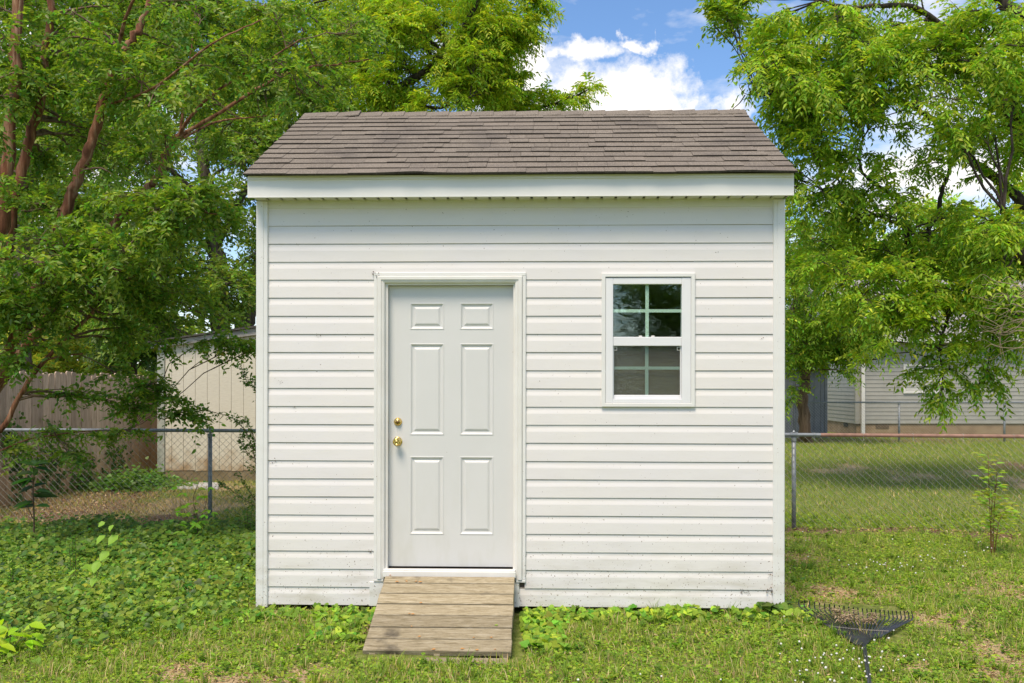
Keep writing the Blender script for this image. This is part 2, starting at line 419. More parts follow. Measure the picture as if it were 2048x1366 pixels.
def bark(name, a, b_, c_, scale=9, st=(1, 1, 0.16), bd=0.015):
    mt, t, b = new_mat(name)
    g = noise(t, scale, 7, 0.65, stretch=st, dist=0.8)
    t.links.new(ramp(t, g, [(0.32, a), (0.5, b_), (0.70, c_)]), b.inputs['Base Color'])
    b.inputs['Roughness'].default_value = 0.85; b.inputs['Specular IOR Level'].default_value = 0.2
    bump(t, b, g, 0.8, bd); return mt
M['bark_red'] = bark('peeling_cinnamon_bark', (0.06, 0.022, 0.012), (0.20, 0.085, 0.045), (0.42, 0.27, 0.17), 15, (1, 1, 0.10), 0.02)
M['bark_grey'] = bark('furrowed_grey_bark', (0.035, 0.028, 0.022), (0.095, 0.078, 0.062), (0.17, 0.145, 0.12), 10)
M['bark_dark'] = bark('dark_limb_bark', (0.022, 0.017, 0.013), (0.06, 0.046, 0.036), (0.13, 0.10, 0.08), 12)
M['bark_brown'] = bark('brown_branch_bark', (0.07, 0.045, 0.03), (0.16, 0.105, 0.07), (0.24, 0.17, 0.12), 12)
M['twig'] = bark('thin_twig_bark', (0.06, 0.042, 0.026), (0.13, 0.09, 0.055), (0.20, 0.15, 0.09), 20)
M['dead_twig'] = bark('dead_tan_twig', (0.22, 0.16, 0.11), (0.33, 0.25, 0.18), (0.42, 0.33, 0.25), 20)

def leaf_mat(name, trans=0.46, rough=0.42, spec=0.4, tmul=(1.25, 1.35, 0.55)):
    mt, t, b = new_mat(name)
    at = t.nodes.new('ShaderNodeAttribute'); at.attribute_name = 'col'
    t.links.new(at.outputs['Color'], b.inputs['Base Color'])
    b.inputs['Roughness'].default_value = rough; b.inputs['Specular IOR Level'].default_value = spec
    tl = t.nodes.new('ShaderNodeBsdfTranslucent')
    t.links.new(mixc(t, 1.0, at.outputs['Color'], tmul, 'MULTIPLY'), tl.inputs[0])
    mx = t.nodes.new('ShaderNodeMixShader'); mx.inputs[0].default_value = trans
    t.links.new(b.outputs[0], mx.inputs[1]); t.links.new(tl.outputs[0], mx.inputs[2])
    t.links.new(mx.outputs[0], t.nodes['Material Output'].inputs[0]); return mt
M['leaf'] = leaf_mat('green_leaf')
M['leaf_bright'] = leaf_mat('bright_young_leaf', 0.45, 0.5, 0.3)
M['blade'] = leaf_mat('grass_blade', 0.30, 0.55, 0.25, (1.15, 1.2, 0.7))
M['petal'] = simple('white_clover_petal', [(0.3, (0.66, 0.65, 0.58)), (0.7, (0.80, 0.79, 0.74))], 40, 0.8)
M['litter'] = leaf_mat('dry_leaf', 0.10, 0.8, 0.15, (1, 1, 1))

# ------------------------------------------------------------------ ground
def hn(x, y):
    x = np.asarray(x, float); y = np.asarray(y, float)
    return (0.012*np.sin(1.7*x+0.6)*np.cos(2.3*y+1.0) + 0.007*np.sin(4.9*x-1.3*y) + 0.004*np.sin(11.3*y+3.1*x))
def gh(x, y):
    y = np.asarray(y, float)
    return hn(x, y) * np.clip((40 - y) / 25, 0, 1) - 0.015*np.clip((9-y)/1.5, 0, 1) - 0.055*np.clip((6.9-y)/0.9, 0, 1)
# dry patches, bare soil and litter, as (x, y, rx, ry, strength)
DRY = []
for px, py, rx, ry, s in ((500, 1358, 170, 34, 1.3), (620, 1325, 60, 22, 1.1), (360, 1325, 60, 18, .9), (290, 1360, 60, 20, .9), (2000, 1330, 60, 30, .9), (1660, 1180, 90, 22, .9), (1600, 1120, 60, 14, .8),
                          (1720, 1160, 60, 14, .6), (1990, 1290, 80, 44, .95), (1890, 1235, 70, 20, 1.0), (2035, 1180, 60, 30, .9), (1830, 1310, 70, 24, .5), (1760, 1180, 80, 16, .7), (1920, 1180, 60, 14, .6),
                          (1700, 940, 150, 10, .55), (1850, 955, 130, 8, .5), (2010, 960, 60, 26, .7), (1590, 1078, 50, 8, .7), (2000, 1150, 60, 12, .5),
                          (330, 1015, 180, 30, .65), (420, 975, 90, 18, .5), (600, 1225, 90, 10, .5), (560, 1290, 60, 20, .25), (1250, 1340, 150, 24, .2)):
    x, y = G(px, py); DRY.append((x, y, rx*y/F, ry*y*y/(F*EYE), s))
SOIL = []
for px, py, rx, ry, s in ((150, 1020, 140, 30, 1.2), (60, 1000, 100, 30, 1.0), (250, 985, 120, 14, 1.0), (330, 968, 60, 8, 1.1), (1750, 1064, 260, 7, 1.2), (2000, 1072, 90, 7, 1.0),
                          (1600, 1060, 70, 6, .9), (720, 1235, 40, 20, .8), (2040, 935, 60, 20, 0.8), (1640, 1095, 60, 10, .4), (300, 1040, 150, 12, .7), (1800, 880, 400, 5, 0.7)):
    x, y = G(px, py); SOIL.append((x, y, rx*y/F, ry*y*y/(F*EYE), s))
def patch(L, x, y):
    v = np.zeros_like(np.asarray(x, float))
    for cx, cy, rx, ry, s in L:
        v = np.maximum(v, s*np.exp(-(((x-cx)/rx)**2 + ((y-cy)/ry)**2)))
    w = 0.25*np.sin(3.1*x+1.7*np.sin(2.3*y)) * np.sin(2.7*y+1.1*x) + 0.18*np.sin(7.7*x+y*3)*np.sin(6.1*y-x*2)
    return np.clip(v + w*0.8 - 0.12, 0, 1)
def spacing(a, b, near0, near1, fine, grow=1.18):
    xs = list(np.arange(near0, near1, fine)); st = fine; x = xs[-1]
    while x < b: st *= grow; x += st; xs.append(x)
    st = fine; x = near0
    while x > a: st *= grow; x -= st; xs.insert(0, x)
    return np.array(xs)
gx = spacing(-450, 450, -6.5, 6.5, 0.09); gy = spacing(-300, 900, 4.6, 13, 0.07)
XX, YY = np.meshgrid(gx, gy)
ZZ = gh(XX, YY)
V = np.stack([XX, YY, ZZ], -1).reshape(-1, 3)
nx, ny = len(gx), len(gy)
ii = (np.arange(ny-1)[:, None]*nx + np.arange(nx-1)[None, :])
Fq = np.stack([ii, ii+1, ii+nx+1, ii+nx], -1).reshape(-1, 4)
me = raw_mesh('ground', V, Fq)
for nm, L in (('dry', DRY), ('soil', SOIL)):
    a = me.attributes.new(nm, 'FLOAT', 'POINT'); a.data.foreach_set('value', patch(L, V[:, 0], V[:, 1]).astype(np.float32))
mt, t, b = new_mat('lawn_ground')
n1 = noise(t, 0.9, 6); n2 = noise(t, 14, 6, 0.7); n3 = noise(t, 70, 4, 0.7)
green = ramp(t, n2, [(0.3, (0.075, 0.10, 0.02)), (0.5, (0.17, 0.21, 0.045)), (0.7, (0.32, 0.31, 0.12))])
straw = ramp(t, n3, [(0.3, (0.27, 0.18, 0.09)), (0.5, (0.48, 0.35, 0.20)), (0.7, (0.64, 0.50, 0.32))])
soil = ramp(t, n3, [(0.3, (0.09, 0.055, 0.034)), (0.5, (0.20, 0.13, 0.085)), (0.7, (0.36, 0.25, 0.17))])
def attr(nm):
    a = t.nodes.new('ShaderNodeAttribute'); a.attribute_name = nm; return a.outputs['Fac']
def addn(f, n, k):
    q = t.nodes.new('ShaderNodeMath'); q.operation = 'MULTIPLY_ADD'; t.links.new(n, q.inputs[0]); q.inputs[1].default_value = k; t.links.new(f, q.inputs[2]); return q.outputs[0]
c = mixc(t, mrange(t, addn(attr('dry'), n2, 0.9), 0.62, 0.85), green, straw)
c = mixc(t, mrange(t, n2, 0.60, 0.75, 0, 0.5), c, soil)
c = mixc(t, mrange(t, addn(attr('soil'), n2, 0.7), 0.55, 0.8), c, soil)
t.links.new(c, b.inputs['Base Color']); b.inputs['Roughness'].default_value = 0.95; b.inputs['Specular IOR Level'].default_value = 0.1
bump(t, b, n3, 0.8, 0.02)
me.materials.append(mt); me.polygons.foreach_set('use_smooth', np.ones(len(me.polygons), bool))
ground = link(bpy.data.objects.new('ground', me)); tag(ground, kind='structure')

# ------------------------------------------------------------------ the white garden shed
SX, SY, TH, ROLL = 0.062, 7.0, math.radians(1.65), 0.0013
shed = empty('garden_shed', (SX, SY, 0), 'white garden shed with horizontal siding, brown shingle roof, panelled door and small window', 'shed')
shed.rotation_euler = (0, ROLL, -TH)
SM = Matrix.Translation((SX, SY, 0)) @ Matrix.Rotation(-TH, 4, 'Z') @ Matrix.Rotation(ROLL, 4, 'Y')
SI = SM.inverted()
def S(px, py, ly=0.0):
    """shed coordinates (x, z) of the photo pixel on the plane y = ly"""
    o = SI @ Vector((0, 0, EYE)); d = SI.to_3x3() @ Vector(((px-CX)/F, 1, -(py-HZ)/F))
    k = (ly - o.y)/d.y; q = o + d*k
    return q.x, q.z
xl = S(514, 800)[0]; xr = S(1568, 800)[0]
ix0 = S(537, 800)[0]; ix1 = S(1545, 800)[0]
zb = 0.5*(S(540, 1209)[1] + S(1540, 1216)[1])
ztop = 0.5*(S(540, 404)[1] + S(1540, 400)[1])
z453 = 0.5*(S(540, 453.4)[1] + S(1540, 448.0)[1])
EXPO = (z453 - zb)/21
DEPTH = 3.12
# openings in shed coordinates
dx0, dz1 = S(749, 546); dx1 = S(1052, 546)[0]; dz0 = S(900, 1157)[1]
wx0, wz1 = S(1203, 547); wx1, wz0 = S(1389, 814)
rx0 = S(741, 1180)[0]; rx1 = S(1037, 1180)[0]      # J-trim line beside the ramp below the door
def board(z0, h, x0, x1, top=None, bot=None):
    """Dutch-lap board: butt edge, flat face, concave top"""
    z1 = z0 + h
    pr = [(-0.0108, z0+0.0004), (-0.0118, z0+0.002), (-0.0108, z0+h*0.62), (-0.0096, z0+h*0.68), (-0.0062, z0+h*0.82), (-0.0050, z1-0.0030), (-0.0048, z1+0.006), (0.004, z1+0.006), (0.004, z0-0.001)]
    if top is not None:
        pr = [(y, min(z, top)) for y, z in pr]
    if bot is not None:
        pr = [(y, max(z, bot)) for y, z in pr]
    m_ = MB(); n = len(pr); nx_ = max(1, int((x1-x0)/0.35)); q0 = RNG.normal(0, 0.0005)
    ph = RNG.uniform(0, 6.3)
    for i in range(nx_+1):
        x = x0+(x1-x0)*i/nx_; w_ = 0.0009*math.sin(x*2.3+ph)+q0
        m_.v += [(x, y, z+(w_ if j < 6 else 0)) for j, (y, z) in enumerate(pr)]
    for i in range(nx_):
        m_.f += [(i*n+j, i*n+(j+1) % n, (i+1)*n+(j+1) % n, (i+1)*n+j) for j in range(n)]
    m_.f += [tuple(range(n))[::-1], tuple(range(nx_*n, nx_*n+n))]
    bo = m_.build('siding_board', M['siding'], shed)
    bo.data.materials.append(M['lap_shade_grime'])
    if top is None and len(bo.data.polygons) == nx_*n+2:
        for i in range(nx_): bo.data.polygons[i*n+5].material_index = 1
eps = 0.003
for k in range(22):
    z0 = zb + k*EXPO; h = EXPO
    top = None
    if k == 21: top = ztop - 0.045
    zm0, zm1 = z0, z0 + h
    segs = []
    x = ix0
    cuts = []
    if zm1 > dz0 and zm0 < dz1 - 0.01: cuts.append((dx0+eps, dx1-eps))
    elif zm1 <= dz0 + 0.02: cuts.append((rx0, rx1))
    if zm1 > wz0 + 0.02 and zm0 < wz1 - 0.02: cuts.append((wx0+eps, wx1-eps))
    for a, b_ in cuts: segs.append((x, a)); x = b_
    segs.append((x, ix1))
    for zz0, zz1, xx0, xx1 in ((dz0, dz1, dx0, dx1), (wz0, wz1, wx0, wx1)):
        if zm0 < zz1 < zm1 and zm1 - zz1 > 0.01: board(z0, h, xx0, xx1, top, zz1+0.001)
        if zm0 < zz0 < zm1 and zz0 - zm0 > 0.02 and zz0 > 1.0: board(z0, h, xx0, xx1, zz0-0.001)
    for a, b_ in segs:
        board(z0 - 0.0, h, a - 0.004, b_ + 0.004, top)
# frieze strip below the soffit
MB().cbox(ix0-0.004, ix1+0.004, -0.012, 0.004, ztop-0.05, ztop+0.02).build('frieze_board', M['trim'], shed)
# sheathing behind the front boards (window and door holes left open)
sh = MB()
sh.box(xl+0.02, dx0+0.03, 0.006, 0.03, zb+0.02, ztop+0.05)
sh.box(dx0+0.03, dx1-0.03, 0.006, 0.03, dz1-0.03, ztop+0.05)
sh.box(dx1-0.03, wx0+0.03, 0.006, 0.03, zb+0.02, ztop+0.05)
sh.box(wx1-0.03, xr-0.02, 0.006, 0.03, zb+0.02, ztop+0.05)
sh.box(wx0+0.03, wx1-0.03, 0.006, 0.03, wz1-0.03, ztop+0.05)
sh.box(wx0+0.03, wx1-0.03, 0.006, 0.03, zb+0.02, wz0+0.03)
sh.box(dx0+0.03, dx1-0.03, 0.006, 0.03, zb+0.02, dz0+0.02)
sh.build('sheathing', M['interior'], shed)
# floor, ceiling and interior faces
MB().box(xl+0.03, xr-0.03, 0.032, DEPTH-0.03, dz0-0.06, dz0-0.01).build('floor_deck', M['interior'], shed)
MB().box(xl+0.03, xr-0.03, 0.032, DEPTH-0.03, ztop+0.02, ztop+0.05).build('ceiling_panel', M['interior'], shed)
# side and back walls with the same lap profile
def lap_wall(name, axis_, pos, a, b_, sign, ztp):
    pr = []
    for k in range(40):
        z0 = zb + k*EXPO
        if z0 > ztp: break
        h = EXPO
        for o_, z in ((0.0135, z0+0.003), (0.0118, z0+h*0.66), (0.0068, z0+h*0.86), (0.0042, z0+h-0.001)):
            if z <= ztp: pr.append((o_, z))
    V = []; Fc = []
    for s_ in (a, b_):
        for o_, z in pr:
            V.append((pos + sign*o_, s_, z) if axis_ == 'x' else (s_, pos + sign*o_, z))
    n = len(pr)
    for i in range(n-1): Fc.append((i, i+1, n+i+1, n+i))
    # inner skin gives the wall its thickness
    k0 = len(V)
    for s_ in (a, b_):
        for z in (zb, ztp):
            V.append((pos - sign*0.03, s_, z) if axis_ == 'x' else (s_, pos - sign*0.03, z))
    Fc.append((k0, k0+1, k0+3, k0+2))
    MB().add(V, Fc).build(name, M['siding'], shed)
lap_wall('side_wall', 'x', xl+0.02, 0.05, DEPTH-0.05, -1, ztop+0.05)
lap_wall('side_wall', 'x', xr-0.02, 0.05, DEPTH-0.05, 1, ztop+0.05)
lap_wall('back_wall', 'y', DEPTH, xl+0.05, xr-0.05, 1, ztop+0.05)
# corner posts: wide L-shaped vinyl posts with a small step
zpb = zb - 0.022
for (a, b_, s) in ((xl, ix0, 1), (ix1, xr, -1)):
    m_ = MB()
    xa, xb = (a, b_)
    zbt = S(525, 1213)[1] if s == 1 else S(1556, 1221)[1]
    m_.cbox(xa, xb, -0.028, 0.05, zbt, ztop+0.004, 0.004)
    xi = (xa+0.055) if s == 1 else (xb-0.055)
    if s == 1: m_.cbox(xa+0.004, xi, -0.0315, -0.027, zbt+0.002, ztop, 0.002)
    else: m_.cbox(xi, xb-0.004, -0.0315, -0.027, zbt+0.002, ztop, 0.002)
    m_.build('corner_post', M['trim'], shed)
for (a, b_) in ((xl, xl+0.08), (xr-0.08, xr)):
    MB().cbox(a, b_, DEPTH-0.05, DEPTH+0.03, zpb, ztop+0.004).build('corner_post', M['trim'], shed)
# skids under the floor
for y in (0.22, 1.5, 2.8):
    MB().box(xl+0.06, xr-0.06, y-0.05, y+0.05, -0.08, dz0-0.07).build('skid', M['skid'], shed)
# soffit, fascia
FY = -0.172
fx0 = S(495, 372, FY)[0]; fx1 = S(1588, 372, FY)[0]
fz0 = 0.5*(S(495, 394.8, FY)[1] + S(1588, 391.2, FY)[1]); fz1 = 0.5*(S(495, 351, FY)[1] + S(1588, 348, FY)[1])
zs = fz0 + 0.006
# eave line and ridge line
EY = -0.212
ex0 = S(487, 349, EY)[0]; ex1 = S(1595, 346, EY)[0]
ez = 0.5*(S(487, 350, EY)[1] + S(1595, 347.5, EY)[1])
RYL = 1.56
rz = 0.5*(S(620, 229, RYL)[1] + S(1480, 227, RYL)[1])
slope = math.atan2(rz - ez, RYL - EY)
cs, sn = math.cos(slope), math.sin(slope)
MB().add([(fx0, FY, fz0), (fx1, FY, fz0), (fx1, FY, fz1), (fx0, FY, fz1), (fx0, FY+0.02, fz0), (fx1, FY+0.02, fz0), (fx1, FY+0.02, fz1+0.01), (fx0, FY+0.02, fz1+0.01)],
         [(0,1,2,3), (4,7,6,5), (0,4,5,1), (3,2,6,7), (0,3,7,4), (1,5,6,2)]).build('fascia', M['fascia'], shed)
MB().box(fx0+0.004, fx1-0.004, FY-0.009, FY, fz1-0.028, fz1-0.001).build('drip_edge', M['fascia'], shed)
MB().box(fx0+0.004, fx1-0.004, FY-0.002, FY+0.0, fz0+0.001, fz0+0.004).build('fascia_lip', M['fascia'], shed)
# rake fascias climbing both gables, front and rear slopes
for xx in (fx0, fx1-0.02):
    for sgn in (1, -1):
        y0 = FY+0.021 if sgn == 1 else 2*RYL - (FY+0.021)
        ym = RYL
        zl = fz0; zh = fz0 + (ym - (FY+0.021))*math.tan(slope)
        V = []
        for x_ in (xx, xx+0.02):
            V += [(x_, y0, zl), (x_, ym, zh), (x_, ym, zh+(fz1-fz0)+0.005), (x_, y0, fz1+0.005)]
        MB().add(V, [(0,1,2,3), (4,7,6,5), (0,4,5,1), (1,5,6,2), (2,6,7,3), (3,7,4,0)]).build('rake_board', M['fascia'], shed)
# gable infill walls
for xx in (xl+0.02, xr-0.02):
    V = [(xx, 0.0, ztop), (xx, 2*RYL, ztop), (xx, RYL, rz-0.09), (xx, 0.0, ztop+0.03), (xx, 2*RYL, ztop+0.03)]
    MB().add(V, [(0, 1, 4, 2, 3)]).build('gable_panel', M['siding'], shed)
# vented soffit panels with a dark groove between each
pitch = 28.35/ (F/(SY+FY))
nspan = int((fx1-fx0-0.06)/pitch)
xs0 = fx0 + 0.03
mb_g = MB().box(fx0+0.01, fx1-0.01, FY+0.02, -0.002, zs+0.012, zs+0.016)
mb_g.build('soffit_backing', M['gasket'], shed)
for k in range(nspan+1):
    a = xs0 + k*pitch; b_ = min(a + pitch - 0.020, fx1-0.03)
    if b_ - a < 0.01: continue
    MB().box(a, b_, FY+0.0205, -0.018, zs, zs+0.010).build('soffit_panel', M['soffit'], shed)
MB().cbox(ix0, ix1, -0.0185, -0.0125, zs-0.008, zs+0.010, 0.001).build('soffit_channel', M['trim'], shed)
for a, b_ in ((fx0+0.0205, xl), (xr, fx1-0.0205)):
    if b_ > a: MB().box(a, b_, FY+0.021, 2*RYL-FY-0.021, zs-0.001, zs+0.006).build('side_soffit', M['soffit'], shed)
# roof deck and shingles
def rp(s, h, x):
    """point s metres up the front slope and h above the deck plane"""
    return (x, EY + s*cs - h*sn, ez + s*sn + h*cs)
SL = (RYL-EY)/cs
dk = MB(); 
for side in (1, -1):
    pts = []
    for x_ in (ex0+0.012, ex1-0.012):
        for s_, h_ in ((0.03, -0.018), (SL, -0.018), (SL, -0.002), (0.03, -0.002)):
            x2, y2, z2 = rp(s_, h_, x_)
            if side == -1: y2 = 2*RYL - y2 + 0.0005
            pts.append((x2, y2, z2))
    dk.add(pts, [(0,1,2,3), (4,7,6,5), (0,4,5,1), (1,5,6,2), (2,6,7,3), (3,7,4,0)])
dk.build('roof_deck', M['roof_felt'], shed)
NR = 13
EXS = (SL - 0.075)/NR
rs = random.Random(3)
def sag(x, k): return 0.004*math.sin(1.9*x + k*0.55) + 0.003*math.sin(5.3*x + k*1.9)
def hump(x, k):   # lifted edges seen at the eave near the middle-left
    if k != 0: return 0
    return 0.008*math.exp(-((x+0.75)/0.14)**2) + 0.005*math.exp(-((x-1.62)/0.22)**2)
def shingle(s0, s1, x0, x1, k, rear=False):
    th = rs.choice((0.010, 0.011, 0.013, 0.014)); gap = 0.002
    lift = 0.006 + rs.random()*0.003
    j0 = rs.uniform(-0.0025, 0.0025)
    V = []
    nseg = 3
    for i in range(nseg+1):
        x = x0 + gap/2 + (x1-x0-gap)*i/nseg
        d = sag(x, k); hp = hump(x, k)
        V += [rp(s0 + d + j0, lift-0.002+hp, x), rp(s0 + d + j0, lift+th+hp, x), rp(s1, 0.004+th*0.4, x), rp(s1, 0.000, x)]
    if rear: V = [(x, 2*RYL-y+0.001, z) for x, y, z in V]
    Fc = []
    for i in range(nseg):
        a = 4*i; b_ = a+4
        Fc += [(a, b_, b_+1, a+1), (a+1, b_+1, b_+2, a+2), (a+3, a+2, b_+2, b_+3), (a, a+3, b_+3, b_)]
    Fc += [(0, 1, 2, 3), (4*nseg, 4*nseg+3, 4*nseg+2, 4*nseg+1)]
    return V, Fc
for k in range(NR):
    s0 = -0.012 + k*EXS; s1 = s0 + EXS + 0.03
    x = ex0 + rs.uniform(-0.004, 0.002)
    first = True
    while x < ex1 - 0.01:
        w = rs.uniform(0.13, 0.23)
        if first: w = rs.uniform(0.07, 0.24); first = False
        x2 = min(x + w, ex1 + rs.uniform(-0.004, 0.004))
        if ex1 - x2 < 0.08: x2 = ex1 + rs.uniform(-0.003, 0.003)
        Vv, Fc = shingle(s0, min(s1, SL), x, x2, k)
        so = MB().add(Vv, Fc).build('shingle', M['shingle'], shed)
        so.data.materials.append(M['cut_edge'])
        for q_ in (0, 4, 8): so.data.polygons[q_].material_index = 1
        x = x2
rb = MB()
for k in range(NR):
    s0 = -0.012 + k*EXS; s1 = s0 + EXS + 0.03; x = ex0
    while x < ex1 - 0.01:
        x2 = min(x + rs.uniform(0.3, 0.6), ex1)
        Vv, Fc = shingle(s0, min(s1, SL), x, x2, k, True); rb.add(Vv, Fc); x = x2
rb.build('rear_shingles', M['shingle'], shed, kind='stuff')
# ridge caps, lapped from left to right as in the photo
x = ex0
zc = rz + 0.006
k = 0
caps = []
while x < ex1 - 0.02:
    w = 0.197 if k else 0.28
    x2 = min(x + w + 0.03, ex1 + 0.002)
    hi = 0.014 + (0.012 if k == 1 else 0) + rs.uniform(0, 0.003)
    lo_ = 0.005
    V = []
    for xx, hh in ((x, lo_), (x2, hi)):
        for yy, zz_ in ((-0.125, -0.125*math.tan(slope)), (-0.05, -0.05*math.tan(slope)+0.004), (0.0, 0.004), (0.05, -0.05*math.tan(slope)+0.004), (0.125, -0.125*math.tan(slope))):
            V.append((xx, RYL+yy, rz+0.012+zz_+hh)); 
        for yy, zz_ in ((0.125, -0.125*math.tan(slope)), (0.0, 0.0), (-0.125, -0.125*math.tan(slope))):
            V.append((xx, RYL+yy, rz+0.003+zz_+hh))
    n = 8
    MB().add(V, [(i, (i+1) % n, n+(i+1) % n, n+i) for i in range(n)] + [tuple(range(n))[::-1], tuple(range(n, 2*n))]).build('ridge_shingle', M['shingle'], shed)
    x += w; k += 1

# small flecks of mud, cobweb and nest material stuck to the siding
FL = random.Random(21)
for px, py, n_, sp in ((749, 547, 7, 4), (757, 553, 4, 2), (1541, 1150, 4, 3), (1540, 1182, 9, 5), (1490, 1184, 14, 6), (635, 670, 4, 4), (546, 924, 7, 5), (1435, 505, 2, 2), (588, 815, 3, 2), (742, 1104, 6, 4), (1055, 1112, 4, 3), (1038, 1200, 5, 4), (560, 765, 6, 5), (1526, 678, 4, 3)):
    fm = MB()
    for _ in range(n_):
        x_, z_ = S(px+FL.gauss(0, sp), py+FL.gauss(0, sp*0.7), -0.03)
        r_ = FL.uniform(0.0008, 0.0028); a_ = FL.uniform(0, 3.1)
        V = []
        for y_ in (-0.0305 if px in (749, 757, 1541, 1540) else -0.0135, -0.004):
            for q in range(5):
                rr_ = r_*FL.uniform(0.5, 1.5)*(1.8 if q == 0 else 1); V.append((x_+rr_*math.cos(a_+q*1.257), y_, z_+rr_*math.sin(a_+q*1.257)))
        fm.add(V, [(0,1,2,3,4), (9,8,7,6,5)] + [(q, q+5, (q+1) % 5+5, (q+1) % 5) for q in range(5)])
    fm.build('mud_flecks', M['bark_brown'] if n_ > 3 else M['skid'], shed, kind='stuff')
# ---- door
door_x0, door_x1 = S(778, 800, 0.05)[0], S(1026, 800, 0.05)[0]
door_z0, door_z1 = S(900, 1133, 0.05)[1], S(900, 572, 0.05)[1]
DY = 0.050
PX = [(822, 886), (922, 985)]; PZ = [(608, 657), (689, 868), (915, 1067)]
pc = [(S(a, 800, DY)[0], S(b_, 800, DY)[0]) for a, b_ in PX]
pr_ = [(S(900, b_, DY)[1], S(900, a, DY)[1]) for a, b_ in PZ]
xs = sorted([door_x0, door_x1] + [v for p_ in pc for v in p_])
zs_ = sorted([door_z0, door_z1] + [v for p_ in pr_ for v in p_])
leaf = MB()
for i in range(len(xs)-1):
    for j in range(len(zs_)-1):
        xm, zm = (xs[i]+xs[i+1])/2, (zs_[j]+zs_[j+1])/2
        if any(a < xm < b_ for a, b_ in pc) and any(a < zm < b_ for a, b_ in pr_): continue
        leaf.add([(xs[i], DY, zs_[j]), (xs[i+1], DY, zs_[j]), (xs[i+1], DY, zs_[j+1]), (xs[i], DY, zs_[j+1])], [(0,1,2,3)])
leaf.add([(door_x0, DY, door_z0), (door_x1, DY, door_z0), (door_x1, DY, door_z1), (door_x0, DY, door_z1),
          (door_x0, DY+.044, door_z0), (door_x1, DY+.044, door_z0), (door_x1, DY+.044, door_z1), (door_x0, DY+.044, door_z1)],
         [(4,7,6,5), (0,4,5,1), (1,5,6,2), (2,6,7,3), (3,7,4,0)])
door = leaf.build('door', M['door'], shed)
for a, b_ in pc:
    for c_, d_ in pr_:
        lv = [(-0.0075, 0.0), (-0.006, -0.0028), (-0.001, -0.003), (0.002, 0.0), (0.010, 0.0075), (0.018, 0.0085), (0.021, 0.0085), (0.034, 0.001), (0.040, 0.0)]
        V = []
        for ins, dy in lv: V += [(a+ins, DY+dy, c_+ins), (b_-ins, DY+dy, c_+ins), (b_-ins, DY+dy, d_-ins), (a+ins, DY+dy, d_-ins)]
        Fc = []
        for i in range(len(lv)-1):
            for q in range(4): Fc.append((4*i+q, 4*i+(q+1) % 4, 4*(i+1)+(q+1) % 4, 4*(i+1)+q))
        e = 4*(len(lv)-1); Fc.append((e, e+1, e+2, e+3))
        MB().add(V, Fc).build('door_panel', M['door'], door)
kx, kz = S(793.5, 883.5, 0)
MB().lathe(kx, DY, kz, [(0.0, -0.0005), (0.034, -0.001), (0.034, -0.004), (0.030, -0.007), (0.020, -0.009), (0.011, -0.014), (0.011, -0.028), (0.018, -0.034), (0.027, -0.042), (0.030, -0.052),
     (0.028, -0.061), (0.021, -0.067), (0.017, -0.067), (0.016, -0.064), (0.010, -0.064), (0.008, -0.067), (0.0, -0.067)], 28).build('door_knob', M['brass'], door, smooth=True)
MB().box(kx-0.0012, kx+0.0012, DY-0.0685, DY-0.066, kz-0.006, kz+0.006).build('keyhole', M['gasket'], door)
bx_, bz_ = S(794, 844, 0)
MB().lathe(bx_, DY, bz_, [(0.0, -0.0005), (0.030, -0.001), (0.030, -0.006), (0.026, -0.012), (0.021, -0.020), (0.017, -0.022), (0.0, -0.022)], 28).build('deadbolt', M['brass'], door, smooth=True)
MB().lathe(bx_, DY, bz_, [(0.0, -0.0225), (0.015, -0.0225), (0.014, -0.026), (0.0, -0.027)], 20).build('lock_cylinder', M['dark_brass'], door, smooth=True)
# frame: jambs, head, stop, casing, J-channel
jx0, jx1 = S(770, 800)[0], S(1030, 800)[0]; jz1 = S(900, 566)[1]
jb = MB()
jb.box(jx0-0.015, door_x0-0.002, 0.0, 0.11, dz0, jz1+0.01).box(door_x1+0.002, jx1+0.015, 0.0, 0.11, dz0, jz1+0.01).box(door_x0-0.002, door_x1+0.002, 0.0, 0.11, door_z1+0.003, jz1+0.01)
jb.box(door_x0-0.002, door_x0+0.010, 0.096, 0.108, dz0, door_z1).box(door_x1-0.010, door_x1+0.002, 0.096, 0.108, dz0, door_z1)
frame = jb.build('door_frame', M['casing'], shed)
def casing_piece(x0, x1, z0, z1, vertical, inner):
    """moulded brick-mould trim: stepped profile from the outside edge to the inner edge"""
    m_ = MB()
    prof = [(0.0, 0.0), (0.0, -0.030), (0.10, -0.034), (0.52, -0.034), (0.60, -0.026), (0.70, -0.028), (0.94, -0.022), (1.0, -0.018), (1.0, 0.0)]
    V = []
    for e in (0, 1):
        for u, dy in prof:
            if vertical:
                x = x0 + (x1-x0)*u if inner == 'r' else x1 - (x1-x0)*u
                w_ = (x1-x0)*u
                z = z0 if e == 0 else z1 - w_
            else:
                w_ = (z1-z0)*u
                z = z1 - w_
                x = (x0 + w_*wr) if e == 0 else (x1 - w_*wr)
            V.append((x, dy, z))
    n = len(prof)
    m_.add(V, [(i, (i+1) % n, n+(i+1) % n, n+i) for i in range(n)] + [tuple(range(n)), tuple(range(n, 2*n))[::-1]])
    return m_
jcw = 0.026
cx0, cx1, cz1 = dx0+jcw, dx1-jcw, dz1-jcw
wv = jx0+0.0 - cx0; wh = cz1 - (jz1)
wr = wv/wh if wh > 0 else 1.0
MBc = casing_piece(cx0, jx0, dz0, cz1, True, 'r'); 
for q in range(len(MBc.v)):
    x, y, z = MBc.v[q]
    if z > dz0 + 0.3: MBc.v[q] = (x, y, cz1 - (x-cx0)/wr)
MBc.build('door_casing', M['casing'], shed)
MBc = casing_piece(jx1, cx1, dz0, cz1, True, 'l')
